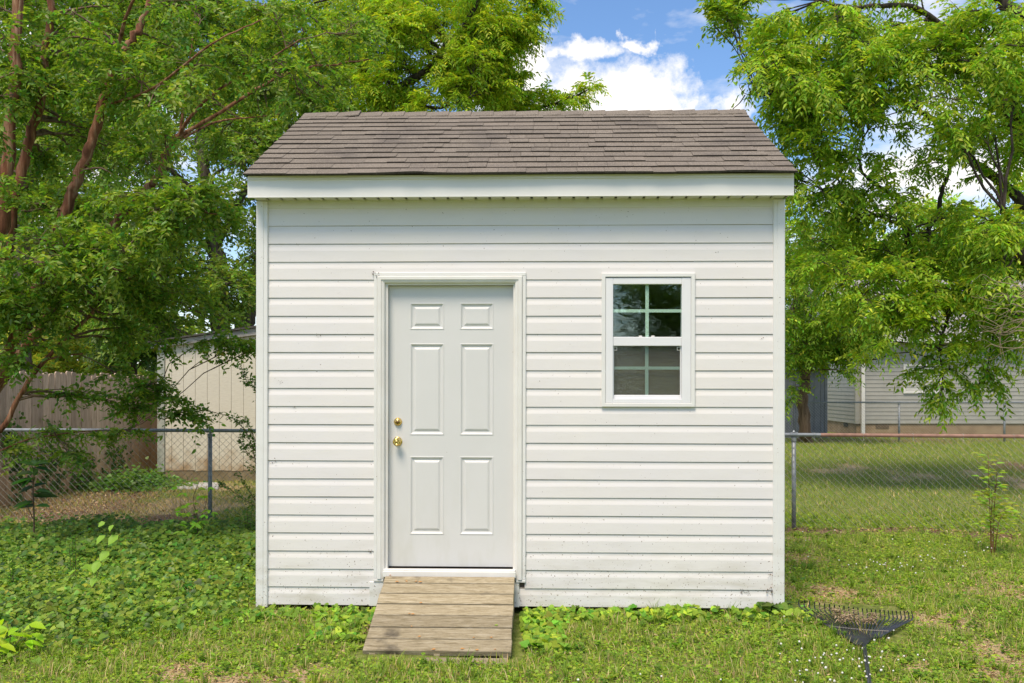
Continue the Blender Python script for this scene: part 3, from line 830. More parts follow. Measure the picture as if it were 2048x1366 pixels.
for q in range(len(MBc.v)):
    x, y, z = MBc.v[q]
    if z > dz0 + 0.3: MBc.v[q] = (x, y, cz1 - (cx1-x)/wr)
MBc.build('door_casing', M['casing'], shed)
wr = wv/wh
casing_piece(cx0, cx1, jz1, cz1, False, 'd').build('door_casing', M['casing'], shed)
MB().cbox(dx0, cx0-0.001, -0.0245, 0.002, dz0, dz1-jcw).cbox(cx1+0.001, dx1, -0.0245, 0.002, dz0, dz1-jcw).cbox(dx0, dx1, -0.0250, 0.002, dz1-jcw+0.0005, dz1).build('door_trim_channel', M['trim'], shed)
zt0 = S(900, 1151, -0.03)[1]; zt1 = S(900, 1139, -0.03)[1]
MB().box(door_x0, door_x1, 0.0005, 0.10, zt0, zt1-0.006).build('sill_plate', M['gasket'], shed)
MB().cbox(jx0-0.004, jx1+0.004, -0.040, 0.0, zt0, zt1, 0.004).cbox(jx0-0.008, jx1+0.008, -0.048, -0.0405, zt0-0.012, zt1-0.012, 0.003).build('threshold', M['casing'], shed)
MB().box(door_x0, door_x1, 0.058, 0.090, zt1+0.001, door_z0-0.001).build('door_sweep', M['gasket'], shed)
# little returns of J-channel at the foot of the casing and beside the ramp
MB().cbox(dx0, jx0-0.006, -0.026, 0.002, dz0-0.022, dz0-0.001).cbox(jx1+0.006, dx1, -0.026, 0.002, dz0-0.022, dz0-0.001).build('trim_return', M['trim'], shed)
MB().cbox(rx0-0.005, jx0+0.02, -0.019, 0.002, zb-0.004, dz0-0.024).build('trim_channel', M['trim'], shed)
MB().cbox(jx1-0.02, rx1+0.005, -0.019, 0.002, zb-0.004, dz0-0.024).build('trim_channel', M['trim'], shed)
MB().box(jx0+0.02, jx1-0.02, -0.006, 0.002, zb, zt0-0.012).build('under_door_board', M['siding'], shed)

# ---- window
win = empty('window', (0, 0, 0)); win.parent = shed
def ring(x0, x1, z0, z1, w, y0, y1, c=0.003):
    m_ = MB()
    outer = [(x0, z0), (x1, z0), (x1, z1), (x0, z1)]; inner = [(x0+w, z0+w), (x1-w, z0+w), (x1-w, z1-w), (x0+w, z1-w)]
    o2 = [(x0+c, z0+c), (x1-c, z0+c), (x1-c, z1-c), (x0+c, z1-c)]; i2 = [(x0+w-c, z0+w-c), (x1-w+c, z0+w-c), (x1-w+c, z1-w+c), (x0+w-c, z1-w+c)]
    loops = [[(x, y1, z) for x, z in outer], [(x, y0+c, z) for x, z in outer], [(x, y0, z) for x, z in o2], [(x, y0, z) for x, z in i2], [(x, y0+c, z) for x, z in inner], [(x, y1, z) for x, z in inner]]
    V = [p_ for l in loops for p_ in l]; Fc = []
    for i in range(5):
        for q in range(4): Fc.append((4*i+q, 4*i+(q+1) % 4, 4*(i+1)+(q+1) % 4, 4*(i+1)+q))
    return m_.add(V, Fc)
ring(wx0, wx1, wz0, wz1, 0.028, -0.027, 0.004).build('window_trim', M['trim'], win)
f0, g1 = S(1211, 556); f1, g0 = S(1381, 806)
ga0, gz1 = S(1226, 569); ga1 = S(1363, 569)[0]; gz0 = S(1290, 797)[1]
fw = MB()
fw.cbox(f0, ga0, -0.020, 0.05, g0, g1).cbox(ga1, f1, -0.020, 0.05, g0, g1).cbox(ga0, ga1, -0.0195, 0.05, gz1, g1).cbox(ga0, ga1, -0.0195, 0.05, g0, gz0-0.002)
fw.build('window_frame', M['window_frame'], win)
m0, m1 = S(1290, 692)[1], S(1290, 674)[1]
us = MB().cbox(ga0, ga1, -0.012, 0.03, m0, m1).build('sash_rail', M['window_frame'], win)
MB().cbox(ga0+0.001, ga1-0.001, 0.004, 0.03, gz0-0.002, S(1290, 790)[1]).cbox(ga0+.0005, ga0+0.008, 0.004, 0.03, S(1290, 790)[1], m0).cbox(ga1-0.008, ga1-.0005, 0.004, 0.03, S(1290, 790)[1], m0).build('lower_sash', M['window_frame'], win)
def pane(name, x0, x1, z0, z1, y, mat):
    return MB().box(x0, x1, y, y+0.003, z0, z1).build(name, mat, win)
pane('pane', ga0, ga1, m1, gz1, 0.006, M['glass'])
pane('pane', ga0+0.008, ga1-0.008, S(1290, 790)[1], m0, 0.020, M['glass_lower'])
pane('insect_screen', ga0+0.008, ga1-0.008, S(1290, 790)[1], m0, 0.010, M['screen'])
xm = S(1294.5, 600)[0]
zc_ = S(1290, 621.5)[1]; zd_ = S(1290, 736)[1]
MB().box(xm-0.0125, xm+0.0125, 0.0100, 0.0125, m1, gz1).box(ga0, xm-0.0127, 0.0100, 0.0125, zc_-0.0115, zc_+0.0115).box(xm+0.0127, ga1, 0.0100, 0.0125, zc_-0.0115, zc_+0.0115).build('muntin', M['muntin'], win)
MB().box(xm-0.012, xm+0.012, 0.0245, 0.0265, gz0, m0).box(ga0, xm-0.0122, 0.0245, 0.0265, zd_-0.011, zd_+0.011).box(xm+0.0122, ga1, 0.0245, 0.0265, zd_-0.011, zd_+0.011).build('muntin', M['muntin'], win)
for xx in (ga0+0.018, ga1-0.018):
    ring(xx-0.013, xx+0.013, m0-0.032, m0-0.006, 0.004, 0.0060, 0.0095, 0.0008).build('screen_tab', M['casing'], win)
for xx in (S(1281, 672)[0], S(1306, 672)[0]):
    MB().cbox(xx-0.012, xx+0.012, 0.001, 0.0055, m1+0.002, m1+0.010, 0.001).build('latch', M['casing'], win)
MB().box(ga0-0.02, ga1+0.02, 0.055, 0.058, gz0-0.02, m0+0.02).build('blind', M['blind'], win)

# ---- ramp
TOPW = Vector((0, 0, 0))
ramp_o = empty('wooden_ramp', (SX, SY, 0), 'weathered plank ramp leading up to the white shed door', 'ramp')
ramp_o.rotation_euler = (0, ROLL, -TH)
YT = -0.052
xtl, zT = S(770.5, 1151.5, YT); xtr = S(1029, 1151.5, YT)[0]
# foot of the ramp: 0.96 m out
YB = -0.99
xbl, zB = S(724, 1303.5, YB); xbr = S(1022, 1303, YB)[0]
hw = 0.5*((xtr-xtl)+(xbr-xbl))
prow = [1151.5, 1167.5, 1188, 1208.5, 1231, 1255, 1278.5, 1303.5]
def ramp_t(py):
    # parameter along the ramp whose plane passes through both rows
    lo_, hi_ = 0.0, 1.2
    for _ in range(40):
        q = (lo_+hi_)/2
        yy = YT + (YB-YT)*q; zz_ = zT + (zB-zT)*q
        w_ = SM @ Vector((0.4*(xtl+xtr)/2, yy, zz_))
        row = HZ + (EYE - w_.z)*F/w_.y
        if row < py: lo_ = q
        else: hi_ = q
    return (lo_+hi_)/2
ts = [ramp_t(v) for v in prow]
ang = math.atan2(zT-zB, YT-YB)
nrm = Vector((0, -math.sin(ang), math.cos(ang)))
LR = math.hypot(zT-zB, YT-YB)
rr = random.Random(5)
for i in range(len(ts)-1):
    a, b_ = ts[i], ts[i+1]
    g_ = 0.0060/LR
    a += g_; b_ -= g_
    l0 = xtl+(xbl-xtl)*a + rr.uniform(-.004, .004); l1 = xtl+(xbl-xtl)*b_
    r0_ = xtr+(xbr-xtr)*a + rr.uniform(-.004, .004); r1_ = xtr+(xbr-xtr)*b_
    def q(t_, x, h): 
        return (x, YT+(YB-YT)*t_ + nrm.y*h, zT+(zB-zT)*t_ + nrm.z*h)
    h0 = rr.uniform(-0.002, 0.002); ch = 0.0035/LR
    V = [q(b_, l1, -0.035), q(b_, r1_, -0.035), q(a, r0_, -0.035), q(a, l0, -0.035),
         q(b_, l1, h0-0.004), q(b_, r1_, h0-0.004), q(a, r0_, h0-0.004), q(a, l0, h0-0.004),
         q(b_-ch, l1+0.003, h0), q(b_-ch, r1_-0.003, h0), q(a+ch, r0_-0.003, h0), q(a+ch, l0+0.003, h0)]
    MB().add(V, [(0,3,2,1), (8,9,10,11), (0,1,5,4), (1,2,6,5), (2,3,7,6), (3,0,4,7), (4,5,9,8), (5,6,10,9), (6,7,11,10), (7,4,8,11)]).build('plank', M['ramp'], ramp_o)
# lowest kicker board and stringers
yk = YB - 0.012
MB().cbox(xbl-0.01, xbr-0.02, yk-0.12, yk-0.002, zB-0.075, zB-0.028, 0.004).build('foot_board', M['ramp'], ramp_o)
for xx0, xx1 in ((xtl+0.02, xbl+0.06), (xtr-0.02, xbr-0.035), ((xtl+xtr)/2, (xbl+xbr)/2)):
    V = []
    for dx in (-0.019, 0.019):
        V += [(xx0+dx, YT, zT-0.038), (xx1+dx, YB+0.02, zB-0.038), (xx1+dx, YB+0.02, -0.05), (xx0+dx, YT, -0.05)]
    MB().add(V, [(0,1,2,3), (4,7,6,5), (0,4,5,1), (1,5,6,2), (2,6,7,3), (3,7,4,0)]).build('stringer', M['ramp'], ramp_o)

# ------------------------------------------------------------------ chain-link fences
def chain_fence(name, pts, tops, label, posts, seg=0.0825, wire=0.0024, railr=0.021, cat='fence', rust_range=None, x_rng=None, rail_label=None):
    """pts: polyline (x,y) of the rail line; tops: rail height at each point"""
    root = empty(name, (0, 0, 0), label, cat)
    P2 = [np.array(p_) for p_ in pts]
    L = [0]
    for i in range(len(P2)-1): L.append(L[-1] + np.linalg.norm(P2[i+1]-P2[i]))
    def at(s):
        i = min(max(np.searchsorted(L, s) - 1, 0), len(L)-2); u = (s-L[i])/(L[i+1]-L[i])
        p_ = P2[i]*(1-u)+P2[i+1]*u; return p_[0], p_[1], tops[i]*(1-u)+tops[i+1]*u
    # wires: two families of slanted wires, woven by a small offset
    step = 0.0825; half = seg/2
    n = int(L[-1]/seg)
    V = []; Fc = []; c0 = 0
    Hh = tops[0]
    slope_ = 1.0
    def wire_seg(sa, za, sb, zb_, off):
        nonlocal c0
        xa, ya, _ = at(sa); xb, yb, _ = at(sb)
        # three-sided prism
        for (xx, yy, z_) in ((xa, ya, za), (xb, yb, zb_)):
            V.append((xx-wire*0.7, yy+off, z_-wire*0.7)); V.append((xx+wire*0.7, yy+off, z_-wire*0.7*0)); V.append((xx, yy+off-wire, z_+wire*0.7))
        for q in range(3): Fc.append((c0+q, c0+(q+1) % 3, c0+3+(q+1) % 3, c0+3+q))
        c0 += 6
    for i in range(-int(Hh/seg)-2, n+1):
        for sg in (1, -1):
            s0 = i*seg if sg == 1 else (i*seg + Hh*1.0)
            s1 = s0 + sg*Hh
            za, zb_ = 0.03, None
            # clip to range
            parts_ = 6
            for k_ in range(parts_):
                a = s0 + (s1-s0)*k_/parts_; b_ = s0 + (s1-s0)*(k_+1)/parts_
                if min(a, b_) < 0 or max(a, b_) > L[-1]: continue
                x_, y_, tp = at((a+b_)/2)
                hgt = tp - 0.04
                wob = 0.0
                wire_seg(a, 0.02+hgt*k_/parts_, b_, 0.02+hgt*(k_+1)/parts_, 0.003*sg - 0.022)
    me = raw_obj('wire_mesh', np.array(V), np.array(Fc), M['wire'], root, kind='stuff')
    # rails, one per span with sleeves
    nb = len(pts)-1
    for i in range(nb):
        a, b_ = P2[i], P2[i+1]
        matr = M['galv']; lb = None
        if rust_range and rust_range[0] <= i <= rust_range[1]: matr = M['rust']; lb = rail_label
        MB().tube([(a[0], a[1], tops[i]), (b_[0], b_[1], tops[i+1])], railr, 10).build('top_rail', matr, root, label=lb)
    # posts
    for s_, r_ in posts:
        x_, y_, tp = at(s_)
        MB().tube([(x_, y_+0.002, float(gh(x_, y_))-0.15), (x_, y_+0.002, tp-0.045)], r_, 12).build('post', M['galv'], root, smooth=True)
        MB().tube([(x_, y_+0.002, tp-0.075), (x_, y_+0.002, tp-0.035)], r_+0.005, 12).tube([(x_, y_, tp-0.04), (x_, y_, tp+0.03)], 0.014, 8).tube([(x_, y_, tp+0.03), (x_, y_, tp+0.05)], [0.02, 0.006], 8).tube([(x_-0.04, y_-0.004*0, tp), (x_+0.04, y_, tp)], railr+0.006, 10).build('post_cap', M['galv'], root)
    s_ = 0.4
    while s_ < L[-1]:
        x_, y_, tp = at(s_)
        pts_ = [(x_, y_ + (railr+0.004)*math.cos(a_), tp + (railr+0.004)*math.sin(a_)) for a_ in np.linspace(0, 2*math.pi, 9)]
        pts_.append((x_+0.004, y_-0.02, tp-0.06))
        MB().tube(pts_, 0.0028, 4).build('tie_wire', M['wire'], root)
        s_ += 0.53
    return root, at
def on_line(x): 
    pl = [(-7.6, 11.50), (-3.51, 11.23), (3.16, 10.83), (8.2, 10.25)]
    for (a, b_), (c_, d_) in zip(pl, pl[1:]):
        if a <= x <= c_: return b_ + (d_-b_)*(x-a)/(c_-a)
xs_f = [-7.6, -3.51, -0.2, 3.16, 3.45, 4.60, 5.85, 8.2]
ptsf = [(x, on_line(x)) for x in xs_f]
topf = [1.09, 1.092, 1.08, 1.065, 1.064, 1.062, 1.060, 1.055]
Lf = [0]
for a, b_ in zip(ptsf, ptsf[1:]): Lf.append(Lf[-1]+math.dist(a, b_))
near_fence, _ = chain_fence('chain_link_fence', ptsf, topf, 'low chain-link fence just behind the white shed, with part of its top rail rusty red', [(Lf[1], 0.024), (Lf[2], 0.024), (Lf[3], 0.024), (Lf[7]-0.05, 0.024)], rust_range=(4, 5), rail_label='rusty red stretch of top rail')
xs_b = [2.2, 7.86, 10.74, 13.66, 16.6, 19.5]
ptsb = [(x, 26.8) for x in xs_b]; Lb = [0]
for a, b_ in zip(ptsb, ptsb[1:]): Lb.append(Lb[-1]+math.dist(a, b_))
far_fence, _ = chain_fence('chain_link_fence', ptsb, [1.10]*6, 'distant chain-link fence in front of the grey neighbouring house', [(L_, 0.03 if i != 1 else 0.018) for i, L_ in enumerate(Lb[:-1])], wire=0.0026, railr=0.022)

# ------------------------------------------------------------------ wooden privacy fence
pf = empty('picket_fence', (-6.6, 12.75, 0), 'weathered wooden privacy fence at the left, vertical boards stained orange at the foot', 'fence')
def fx(y): return -6.76 + (y-12.75)*(0.33/4.05)
def picket_mesh(w, h, seed):
    r_ = random.Random(seed)
    x0, x1 = -w/2, w/2; c_ = 0.025
    lz = r_.uniform(-0.01, 0.01)
    prof = [(-w/2, 0), (w/2, 0), (w/2, h-c_), (w/2-c_, h+lz), (-w/2+c_, h), (-w/2, h-c_)]
    V = [(0.009, a, z) for a, z in prof] + [(-0.009, a, z) for a, z in prof]
    n = 6
    me = bpy.data.meshes.new('picket'); me.from_pydata(V, [], [tuple(range(n)), tuple(range(n, 2*n))[::-1]] + [(i, n+i, n+(i+1) % n, (i+1) % n) for i in range(n)])
    me.materials.append(M['picket']); return me
pms = [picket_mesh(0.136, 1.80 + 0.03*math.sin(i*2.1), i) for i in range(6)]
yy = 11.2; i = 0; r_ = random.Random(11)
while yy < 21.5:
    o = bpy.data.objects.new('picket', pms[r_.randrange(6)]); link(o); o.parent = pf
    wx_, wy_ = fx(yy), yy
    o.location = (wx_+6.6 + r_.uniform(-0.006, 0.006), wy_-12.75, r_.uniform(-0.03, 0.02)); o.rotation_euler = (r_.uniform(-0.008, 0.008), 0, -math.atan(0.33/4.05)*1.0 + r_.uniform(-0.03, 0.03))
    yy += 0.146; i += 1
for z in (0.35, 1.0, 1.55):
    V = []
    for y in (11.1, 21.6):
        x = fx(y)+6.6
        V += [(x-0.05, y-12.75, z), (x-0.013, y-12.75, z), (x-0.013, y-12.75, z+0.085), (x-0.05, y-12.75, z+0.085)]
    MB().add(V, [(0,1,2,3), (4,7,6,5), (0,4,5,1), (1,5,6,2), (2,6,7,3), (3,7,4,0)]).build('fence_rail', M['picket'], pf)

# ------------------------------------------------------------------ tan shed behind
TY = 16.2
ts_ = empty('tan_shed', (-4.0, TY, 0), 'old tan plywood shed behind the wire fence at the left of the white shed', 'shed')
def T(px, py, y=TY): p_ = P(px, py, y); return p_.x+4.0, p_.z
tx0 = T(318, 800)[0]; tzb = T(350, 941)[1]
xe = T(760, 800)[0]
def ttop(x): # rake top of the wall
    a, za = T(333, 690); b_, zb_ = T(512, 667); return za + (zb_-za)*(x-a)/(b_-a)
gpx = [331, 344, 367.5, 391, 415, 439, 463, 487.5, 511.5]
gx_ = [T(v, 800)[0] for v in gpx]
while gx_[-1] < xe: gx_.append(gx_[-1]+0.203)
for a, b_ in zip(gx_, gx_[1:]):
    g = 0.003
    V = []
    for y in (-0.012, 0.012):
        V += [(a+g, y, tzb+RNG.uniform(-.012, .006)), (b_-g, y, tzb+RNG.uniform(-.012, .006)), (b_-g, y, ttop(b_)), (a+g, y, ttop(a))]
    MB().add(V, [(0,1,2,3), (4,7,6,5), (0,4,5,1), (1,5,6,2), (2,6,7,3), (3,7,4,0)]).build('wall_board', M['tan'], ts_)
V = []
for y in (0.0, 2.4):
    V += [(tx0+0.01, y-0.004 if y else 0.004, tzb), (xe, y-0.004 if y else 0.004, tzb), (xe, y if y else 0.004, ttop(xe)-0.02), (tx0+0.01, y if y else 0.004, ttop(tx0)-0.02)]
MB().add(V, [(0,1,2,3), (4,7,6,5), (0,4,5,1), (1,5,6,2), (2,6,7,3), (3,7,4,0)]).build('wall', M['tan'], ts_)
MB().cbox(tx0-0.02, T(330, 800)[0], -0.03, 0.05, tzb-0.02, ttop(tx0)-0.01).build('corner_board', M['tan_trim'], ts_)
MB().box(tx0, xe, -0.005, 2.38, -0.06, tzb-0.01).build('plinth', M['tan_base'], ts_)
# fascia board along the sloping edge, and the roof above it
V = []
xa, xb = tx0-0.10, xe+0.1
for y in (-0.10, -0.07):
    V += [(xa, y, ttop(xa)-0.03), (xb, y, ttop(xb)-0.03), (xb, y, ttop(xb)+0.11), (xa, y, ttop(xa)+0.06)]
MB().add(V, [(0,1,2,3), (4,7,6,5), (0,4,5,1), (1,5,6,2), (2,6,7,3), (3,7,4,0)]).build('fascia', M['old_board'], ts_)
V = []
for y, dz in ((-0.15, 0.0), (2.5, 0.04)):
    V += [(xa-0.04, y, ttop(xa)+0.065+dz), (xb, y, ttop(xb)+0.115+dz), (xb, y, ttop(xb)+0.155+dz), (xa-0.04, y, ttop(xa)+0.09+dz)]
MB().add(V, [(0,1,2,3), (4,7,6,5), (0,4,5,1), (1,5,6,2), (2,6,7,3), (3,7,4,0)]).build('roof', M['old_roof'], ts_)
# paving slab by it
xa, ya = G(440, 969); xb, yb = G(345, 981)
pav = empty('paving_slab', ((xa+xb)/2, (ya+yb)/2, 0), 'pale flat concrete slab in front of the tan shed', 'slab')
p4 = [G(378, 968.5), G(440, 968.5), G(436, 981), G(342, 981)]
cx_, cy_ = pav.location.x, pav.location.y
V = [(x-cx_, y-cy_, -0.03) for x, y in p4] + [(x-cx_, y-cy_, 0.03) for x, y in p4]
MB().hexa([V[3], V[2], V[1], V[0], V[7], V[6], V[5], V[4]]).build('slab', M['concrete'], pav)

# ------------------------------------------------------------------ neighbouring house
HY = 29.8
hs_ = empty('neighbour_house', (10.6, HY, 0), 'single-storey grey sided house with a brown foundation beyond the far wire fence', 'house')
def H(px, py, y=HY): p_ = P(px, py, y); return p_.x-10.6, p_.z
hx0 = H(1712, 800)[0]; hx1 = hx0 + 13.0; hzb = H(1800, 847)[1]; hze = H(1800, 683)[1]
HD = 8.6
rowh = 0.1235*1.0
nrow = int((hze-hzb)/rowh)+1
def lap_rows(o0, zt):
    pr = []
    k = 0
    while hzb + k*rowh < zt - 0.01:
        z0 = hzb + k*rowh
        pr += [(0.016, z0), (0.003, min(z0+rowh*0.985, zt))]; k += 1
    return pr
pr = lap_rows(0, hze)
def lap_mesh(pr, fn, a, b_):
    V = []; n = len(pr)
    for e in (a, b_):
        for o_, z in pr: V.append(fn(o_, e, z))
    return MB().add(V, [(i, i+1, n+i+1, n+i) for i in range(n-1)])
lap_mesh(pr, lambda o_, e, z: (e, -o_, z), hx0, hx1).build('front_siding', M['house_siding'], hs_, kind='stuff')
lap_mesh(pr, lambda o_, e, z: (hx0-o_, e, z), HD, 0.0).build('side_siding', M['house_siding'], hs_, kind='stuff')
MB().box(hx0+0.006, hx1, 0.006, HD, hzb-0.01, hze+0.02).build('wall', M['house_siding'], hs_)
MB().box(hx0+0.02, hx1, 0.02, HD-0.02, -0.3, hzb-0.005).build('foundation', M['foundation'], hs_)
# gable triangle of siding rows, facing left
pk = 2.15
gb = MB()
k = 0
while True:
    z0 = hze + k*rowh; z1 = z0 + rowh*0.985
    if z1 > hze + pk - 0.05: break
    f_ = lambda z: (z-hze)/pk*HD/2
    V = [(hx0-0.016, f_(z0)+0.02, z0), (hx0-0.016, HD-f_(z0)-0.02, z0), (hx0-0.003, HD-f_(z1)-0.02, z1), (hx0-0.003, f_(z1)+0.02, z1)]
    gb.add(V, [(0, 3, 2, 1)]); k += 1
gb.add([(hx0-0.002, 0, hze), (hx0-0.002, HD, hze), (hx0-0.002, HD/2, hze+pk)], [(0, 2, 1)])
gb.build('gable', M['house_siding'], hs_, kind='stuff')
rf = MB()
for s_ in (0, 1):
    V = []
    for x in (hx0-0.35, hx1):
        for y, z in ((-0.4, hze-0.02), (HD/2, hze+pk+0.1), (HD/2, hze+pk+0.2), (-0.4, hze+0.12)):
            if s_: y = HD - y + 0.001
            V.append((x, y, z))
    rf.add(V, [(0,1,2,3), (4,7,6,5), (0,4,5,1), (1,5,6,2), (2,6,7,3), (3,7,4,0)])
rf.build('roof', M['house_roof'], hs_)
MB().cbox(hx0-0.35, hx1, -0.43, -0.402, hze-0.05, hze+0.10).build('gutter', M['house_white'], hs_)
MB().box(hx0-0.3, hx1, -0.40, 0.0, hze-0.03, hze-0.022).build('eave_soffit', M['house_white'], hs_)
MB().cbox(hx0-0.03, hx0+0.11, -0.03, 0.1, hzb-0.01, hze-0.03).build('corner_board', M['house_siding'], hs_)
dxh = H(1720.5, 800)[0]
MB().cbox(dxh, dxh+0.105, -0.13, -0.04, 0.02, hze-0.05).build('downspout', M['house_white'], hs_)
v0, vz1 = H(1752, 848.5); v1, vz0 = H(1778, 857.5)
MB().box(v0, v1, 0.012, 0.03, vz0, vz1).build('foundation_vent', M['vent'], hs_)
for i in range(5):
    z = vz0 + (vz1-vz0)*(i+0.5)/5
    MB().box(v0+0.01, v1-0.01, 0.006, 0.0115, z-0.006, z+0.006).build('vent_slat', M['foundation'], hs_)
MB().box(hx0+0.008, hx0+0.019, 0.75, 1.15, vz0+0.02, vz1+0.02).build('foundation_vent', M['vent'], hs_)
w0, q1 = H(1806, 728); w1, q0 = H(1884, 787)
hw_ = empty('house_window', (0, 0, 0)); hw_.parent = hs_
ring(w0, w1, q0, q1, 0.07, -0.05, 0.01, 0.006).build('window_frame', M['house_white'], hw_)
MB().box(w0+0.06, w1-0.06, -0.008, 0.0, q0+0.06, q1-0.06).build('pane', M['house_glass'], hw_)
for i in range(9):
    z = q0+0.1 + (q1-q0-0.2)*i/8
    MB().box(w0+0.075, w1-0.075, -0.014, -0.009, z-0.006, z+0.022).build('blind_slat', M['house_white'], hw_)
MB().cbox(w0+0.06, w1-0.06, -0.045, -0.015, (q0+q1)/2+0.2, (q0+q1)/2+0.24).build('sash_rail', M['house_white'], hw_)

# small grey shed
GY = 28.7
gs = empty('grey_shed', (8.6, GY, 0), 'small blue-grey shed behind the tree trunk, next to the grey house', 'shed')
def GG(px, py, y=GY): p_ = P(px, py, y); return p_.x-8.6, p_.z
a0 = GG(1520, 800)[0]; a1 = GG(1654, 800)[0]; z1_ = GG(1600, 741)[1]
x = a0
while x < a1 - 0.05:
    x2 = min(x+0.2, a1-0.07)
    if x2 - x < 0.02: break
    MB().box(x+0.005, x2-0.005, -0.012, 0.01, -0.05, z1_).build('wall_board', M['grey_paint'], gs); x = x2
MB().box(a0, a1, 0.0105, 1.0, -0.05, z1_).build('wall', M['grey_paint'], gs)
MB().cbox(a1-0.07, a1+0.005, -0.028, 0.04, -0.05, z1_-0.02).build('corner_board', M['grey_paint'], gs)
fz = GG(1600, 727)[1]; fb = GG(1600, 741)[1]
MB().cbox(a0-0.05, a1+0.06, -0.12, -0.09, fb, fz).build('fascia', M['grey_paint'], gs)
V = []
for x_ in (a0-0.08, a1+0.09):
    V += [(x_, -0.15, fz), (x_, 0.55, fz+0.42), (x_, 0.55, fz+0.46), (x_, -0.15, fz+0.04), (x_, 1.25, fz), (x_, 1.25, fz+0.04)]
MB().add(V, [(0,6,7,1), (3,2,8,9), (0,3,9,6), (1,7,10,4), (2,5,11,8), (4,10,11,5), (0,1,2,3), (6,9,8,7), (1,4,5,2), (7,8,11,10)]).build('roof', M['house_roof'], gs)

# ------------------------------------------------------------------ foliage machinery
def unit(v): return v/(np.linalg.norm(v, axis=-1, keepdims=True)+1e-9)
def leaves_geo(p, d, n, L, W, col, seg=1, fold=0.12, curl=0.15):
    """p base, d direction, n face normal (n,3); L,W (n,). seg=1: 2 tris, seg=2: 4 tris"""
    d = unit(d); w = unit(np.cross(n, d)); n = unit(np.cross(d, w))
    L = L[:, None]; W = W[:, None]
    N = len(p)
    if seg == 1:
        V = np.stack([p, p+d*L*0.42+w*W*0.5+n*W*fold, p+d*L-n*L*curl, p+d*L*0.42-w*W*0.5+n*W*fold], 1)
        f = np.array([[0, 1, 2], [0, 2, 3]])
    else:
        V = np.stack([p, p+d*L*0.28+w*W*0.44+n*W*fold, p+d*L*0.64+w*W*0.38+n*(W*fold-L*curl*0.35), p+d*L-n*L*curl,
                      p+d*L*0.64-w*W*0.38+n*(W*fold-L*curl*0.35), p+d*L*0.28-w*W*0.44+n*W*fold], 1)
        f = np.array([[0, 1, 2], [0, 2, 3], [0, 3, 4], [0, 4, 5]])
    k = V.shape[1]
    Fc = (np.arange(N)[:, None, None]*k + f[None]).reshape(-1, 3)
    return V.reshape(-1, 3), Fc, np.repeat(col, len(f), 0)
class Leaves:
    def __init__(s): s.V = []; s.F = []; s.C = []; s.n = 0
    def add(s, V, Fc, C): s.V.append(V); s.F.append(Fc+s.n); s.C.append(C); s.n += len(V)
    def obj(s, name, mat, parent=None, kind=None, label=None):
        if not s.V: return None
        return raw_obj(name, np.concatenate(s.V), np.concatenate(s.F), mat, parent, col=np.concatenate(s.C), kind=kind, label=label)
GAIN = np.array([2.5, 2.1, 1.6])
def jitcol(base, n, amt=0.22, hue=0.12):
    """base (3,) or (n,3) -> per-leaf jittered colours"""
    b_ = np.broadcast_to(np.asarray(base, float), (n, 3)).copy()
    b_ *= GAIN*(1 + RNG.normal(0, amt, (n, 1))).clip(0.45, 1.7)
    b_[:, 0] *= (1 + RNG.normal(0, hue*1.6, n)).clip(0.5, 1.8)
    return b_.clip(0.004, 0.9)
def sprays(LV, O, D, Ls, kind, leafL, leafW, c_old, c_new, newness, seg=1, droop=0.35, per=9):
    """O,D (n,3) twig origins and directions, Ls (n,) lengths: leaves set alternately on both sides"""
    n = len(O)
    D = unit(D)
    up = np.tile(np.array([0, 0, 1.0]), (n, 1)) + RNG.normal(0, 0.35, (n, 3))
    side = unit(np.cross(D, up)); up = unit(np.cross(side, D))
    k = per
    tt = (np.arange(k)+0.6)/k
    tt = np.broadcast_to(tt, (n, k)) + RNG.normal(0, 0.25/k, (n, k))
    sg = np.where(np.arange(k) % 2 == 0, 1.0, -1.0)[None, :]
    p = O[:, None] + D[:, None]*(Ls[:, None]*tt)[..., None]
    p[..., 2] -= droop*Ls[:, None]*tt**2
    if kind == 'pinnate':
        d = side[:, None]*(sg*0.85)[..., None] + D[:, None]*0.55 - np.array([0, 0, 0.45]) + RNG.normal(0, 0.14, (n, k, 3))
        nn = up[:, None] + side[:, None]*(sg*0.35)[..., None] + RNG.normal(0, 0.2, (n, k, 3))
    else:
        d = side[:, None]*(sg*0.8)[..., None] + D[:, None]*0.6 - np.array([0, 0, 0.15]) + RNG.normal(0, 0.32, (n, k, 3))
        nn = up[:, None] + RNG.normal(0, 0.42, (n, k, 3))
    p = p.reshape(-1, 3); d = d.reshape(-1, 3); nn = nn.reshape(-1, 3)
    N = len(p)
    LL = leafL*(1+RNG.normal(0, 0.28, N)).clip(0.5, 1.5); WW = leafW*(1+RNG.normal(0, 0.18, N)).clip(0.5, 1.5)
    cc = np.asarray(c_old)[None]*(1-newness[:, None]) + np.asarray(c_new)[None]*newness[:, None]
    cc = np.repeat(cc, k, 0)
    LV.add(*leaves_geo(p, d, nn, LL, WW, jitcol(cc, N), seg))

def catmull(pts, n=8):
    pts = [np.array(p_, float) for p_ in pts]
    if len(pts) < 3:
        return np.array([pts[0]*(1-u)+pts[-1]*u for u in np.linspace(0, 1, n+1)])
    q = [2*pts[0]-pts[1]] + pts + [2*pts[-1]-pts[-2]]
    o_ = []
    for i in range(1, len(q)-2):
        for u in np.linspace(0, 1, n, endpoint=False):
            a, b_, c_, d_ = q[i-1], q[i], q[i+1], q[i+2]
            o_.append(0.5*((2*b_)+(-a+c_)*u+(2*a-5*b_+4*c_-d_)*u*u+(-a+3*b_-3*c_+d_)*u**3))
    o_.append(pts[-1]); return np.array(o_)

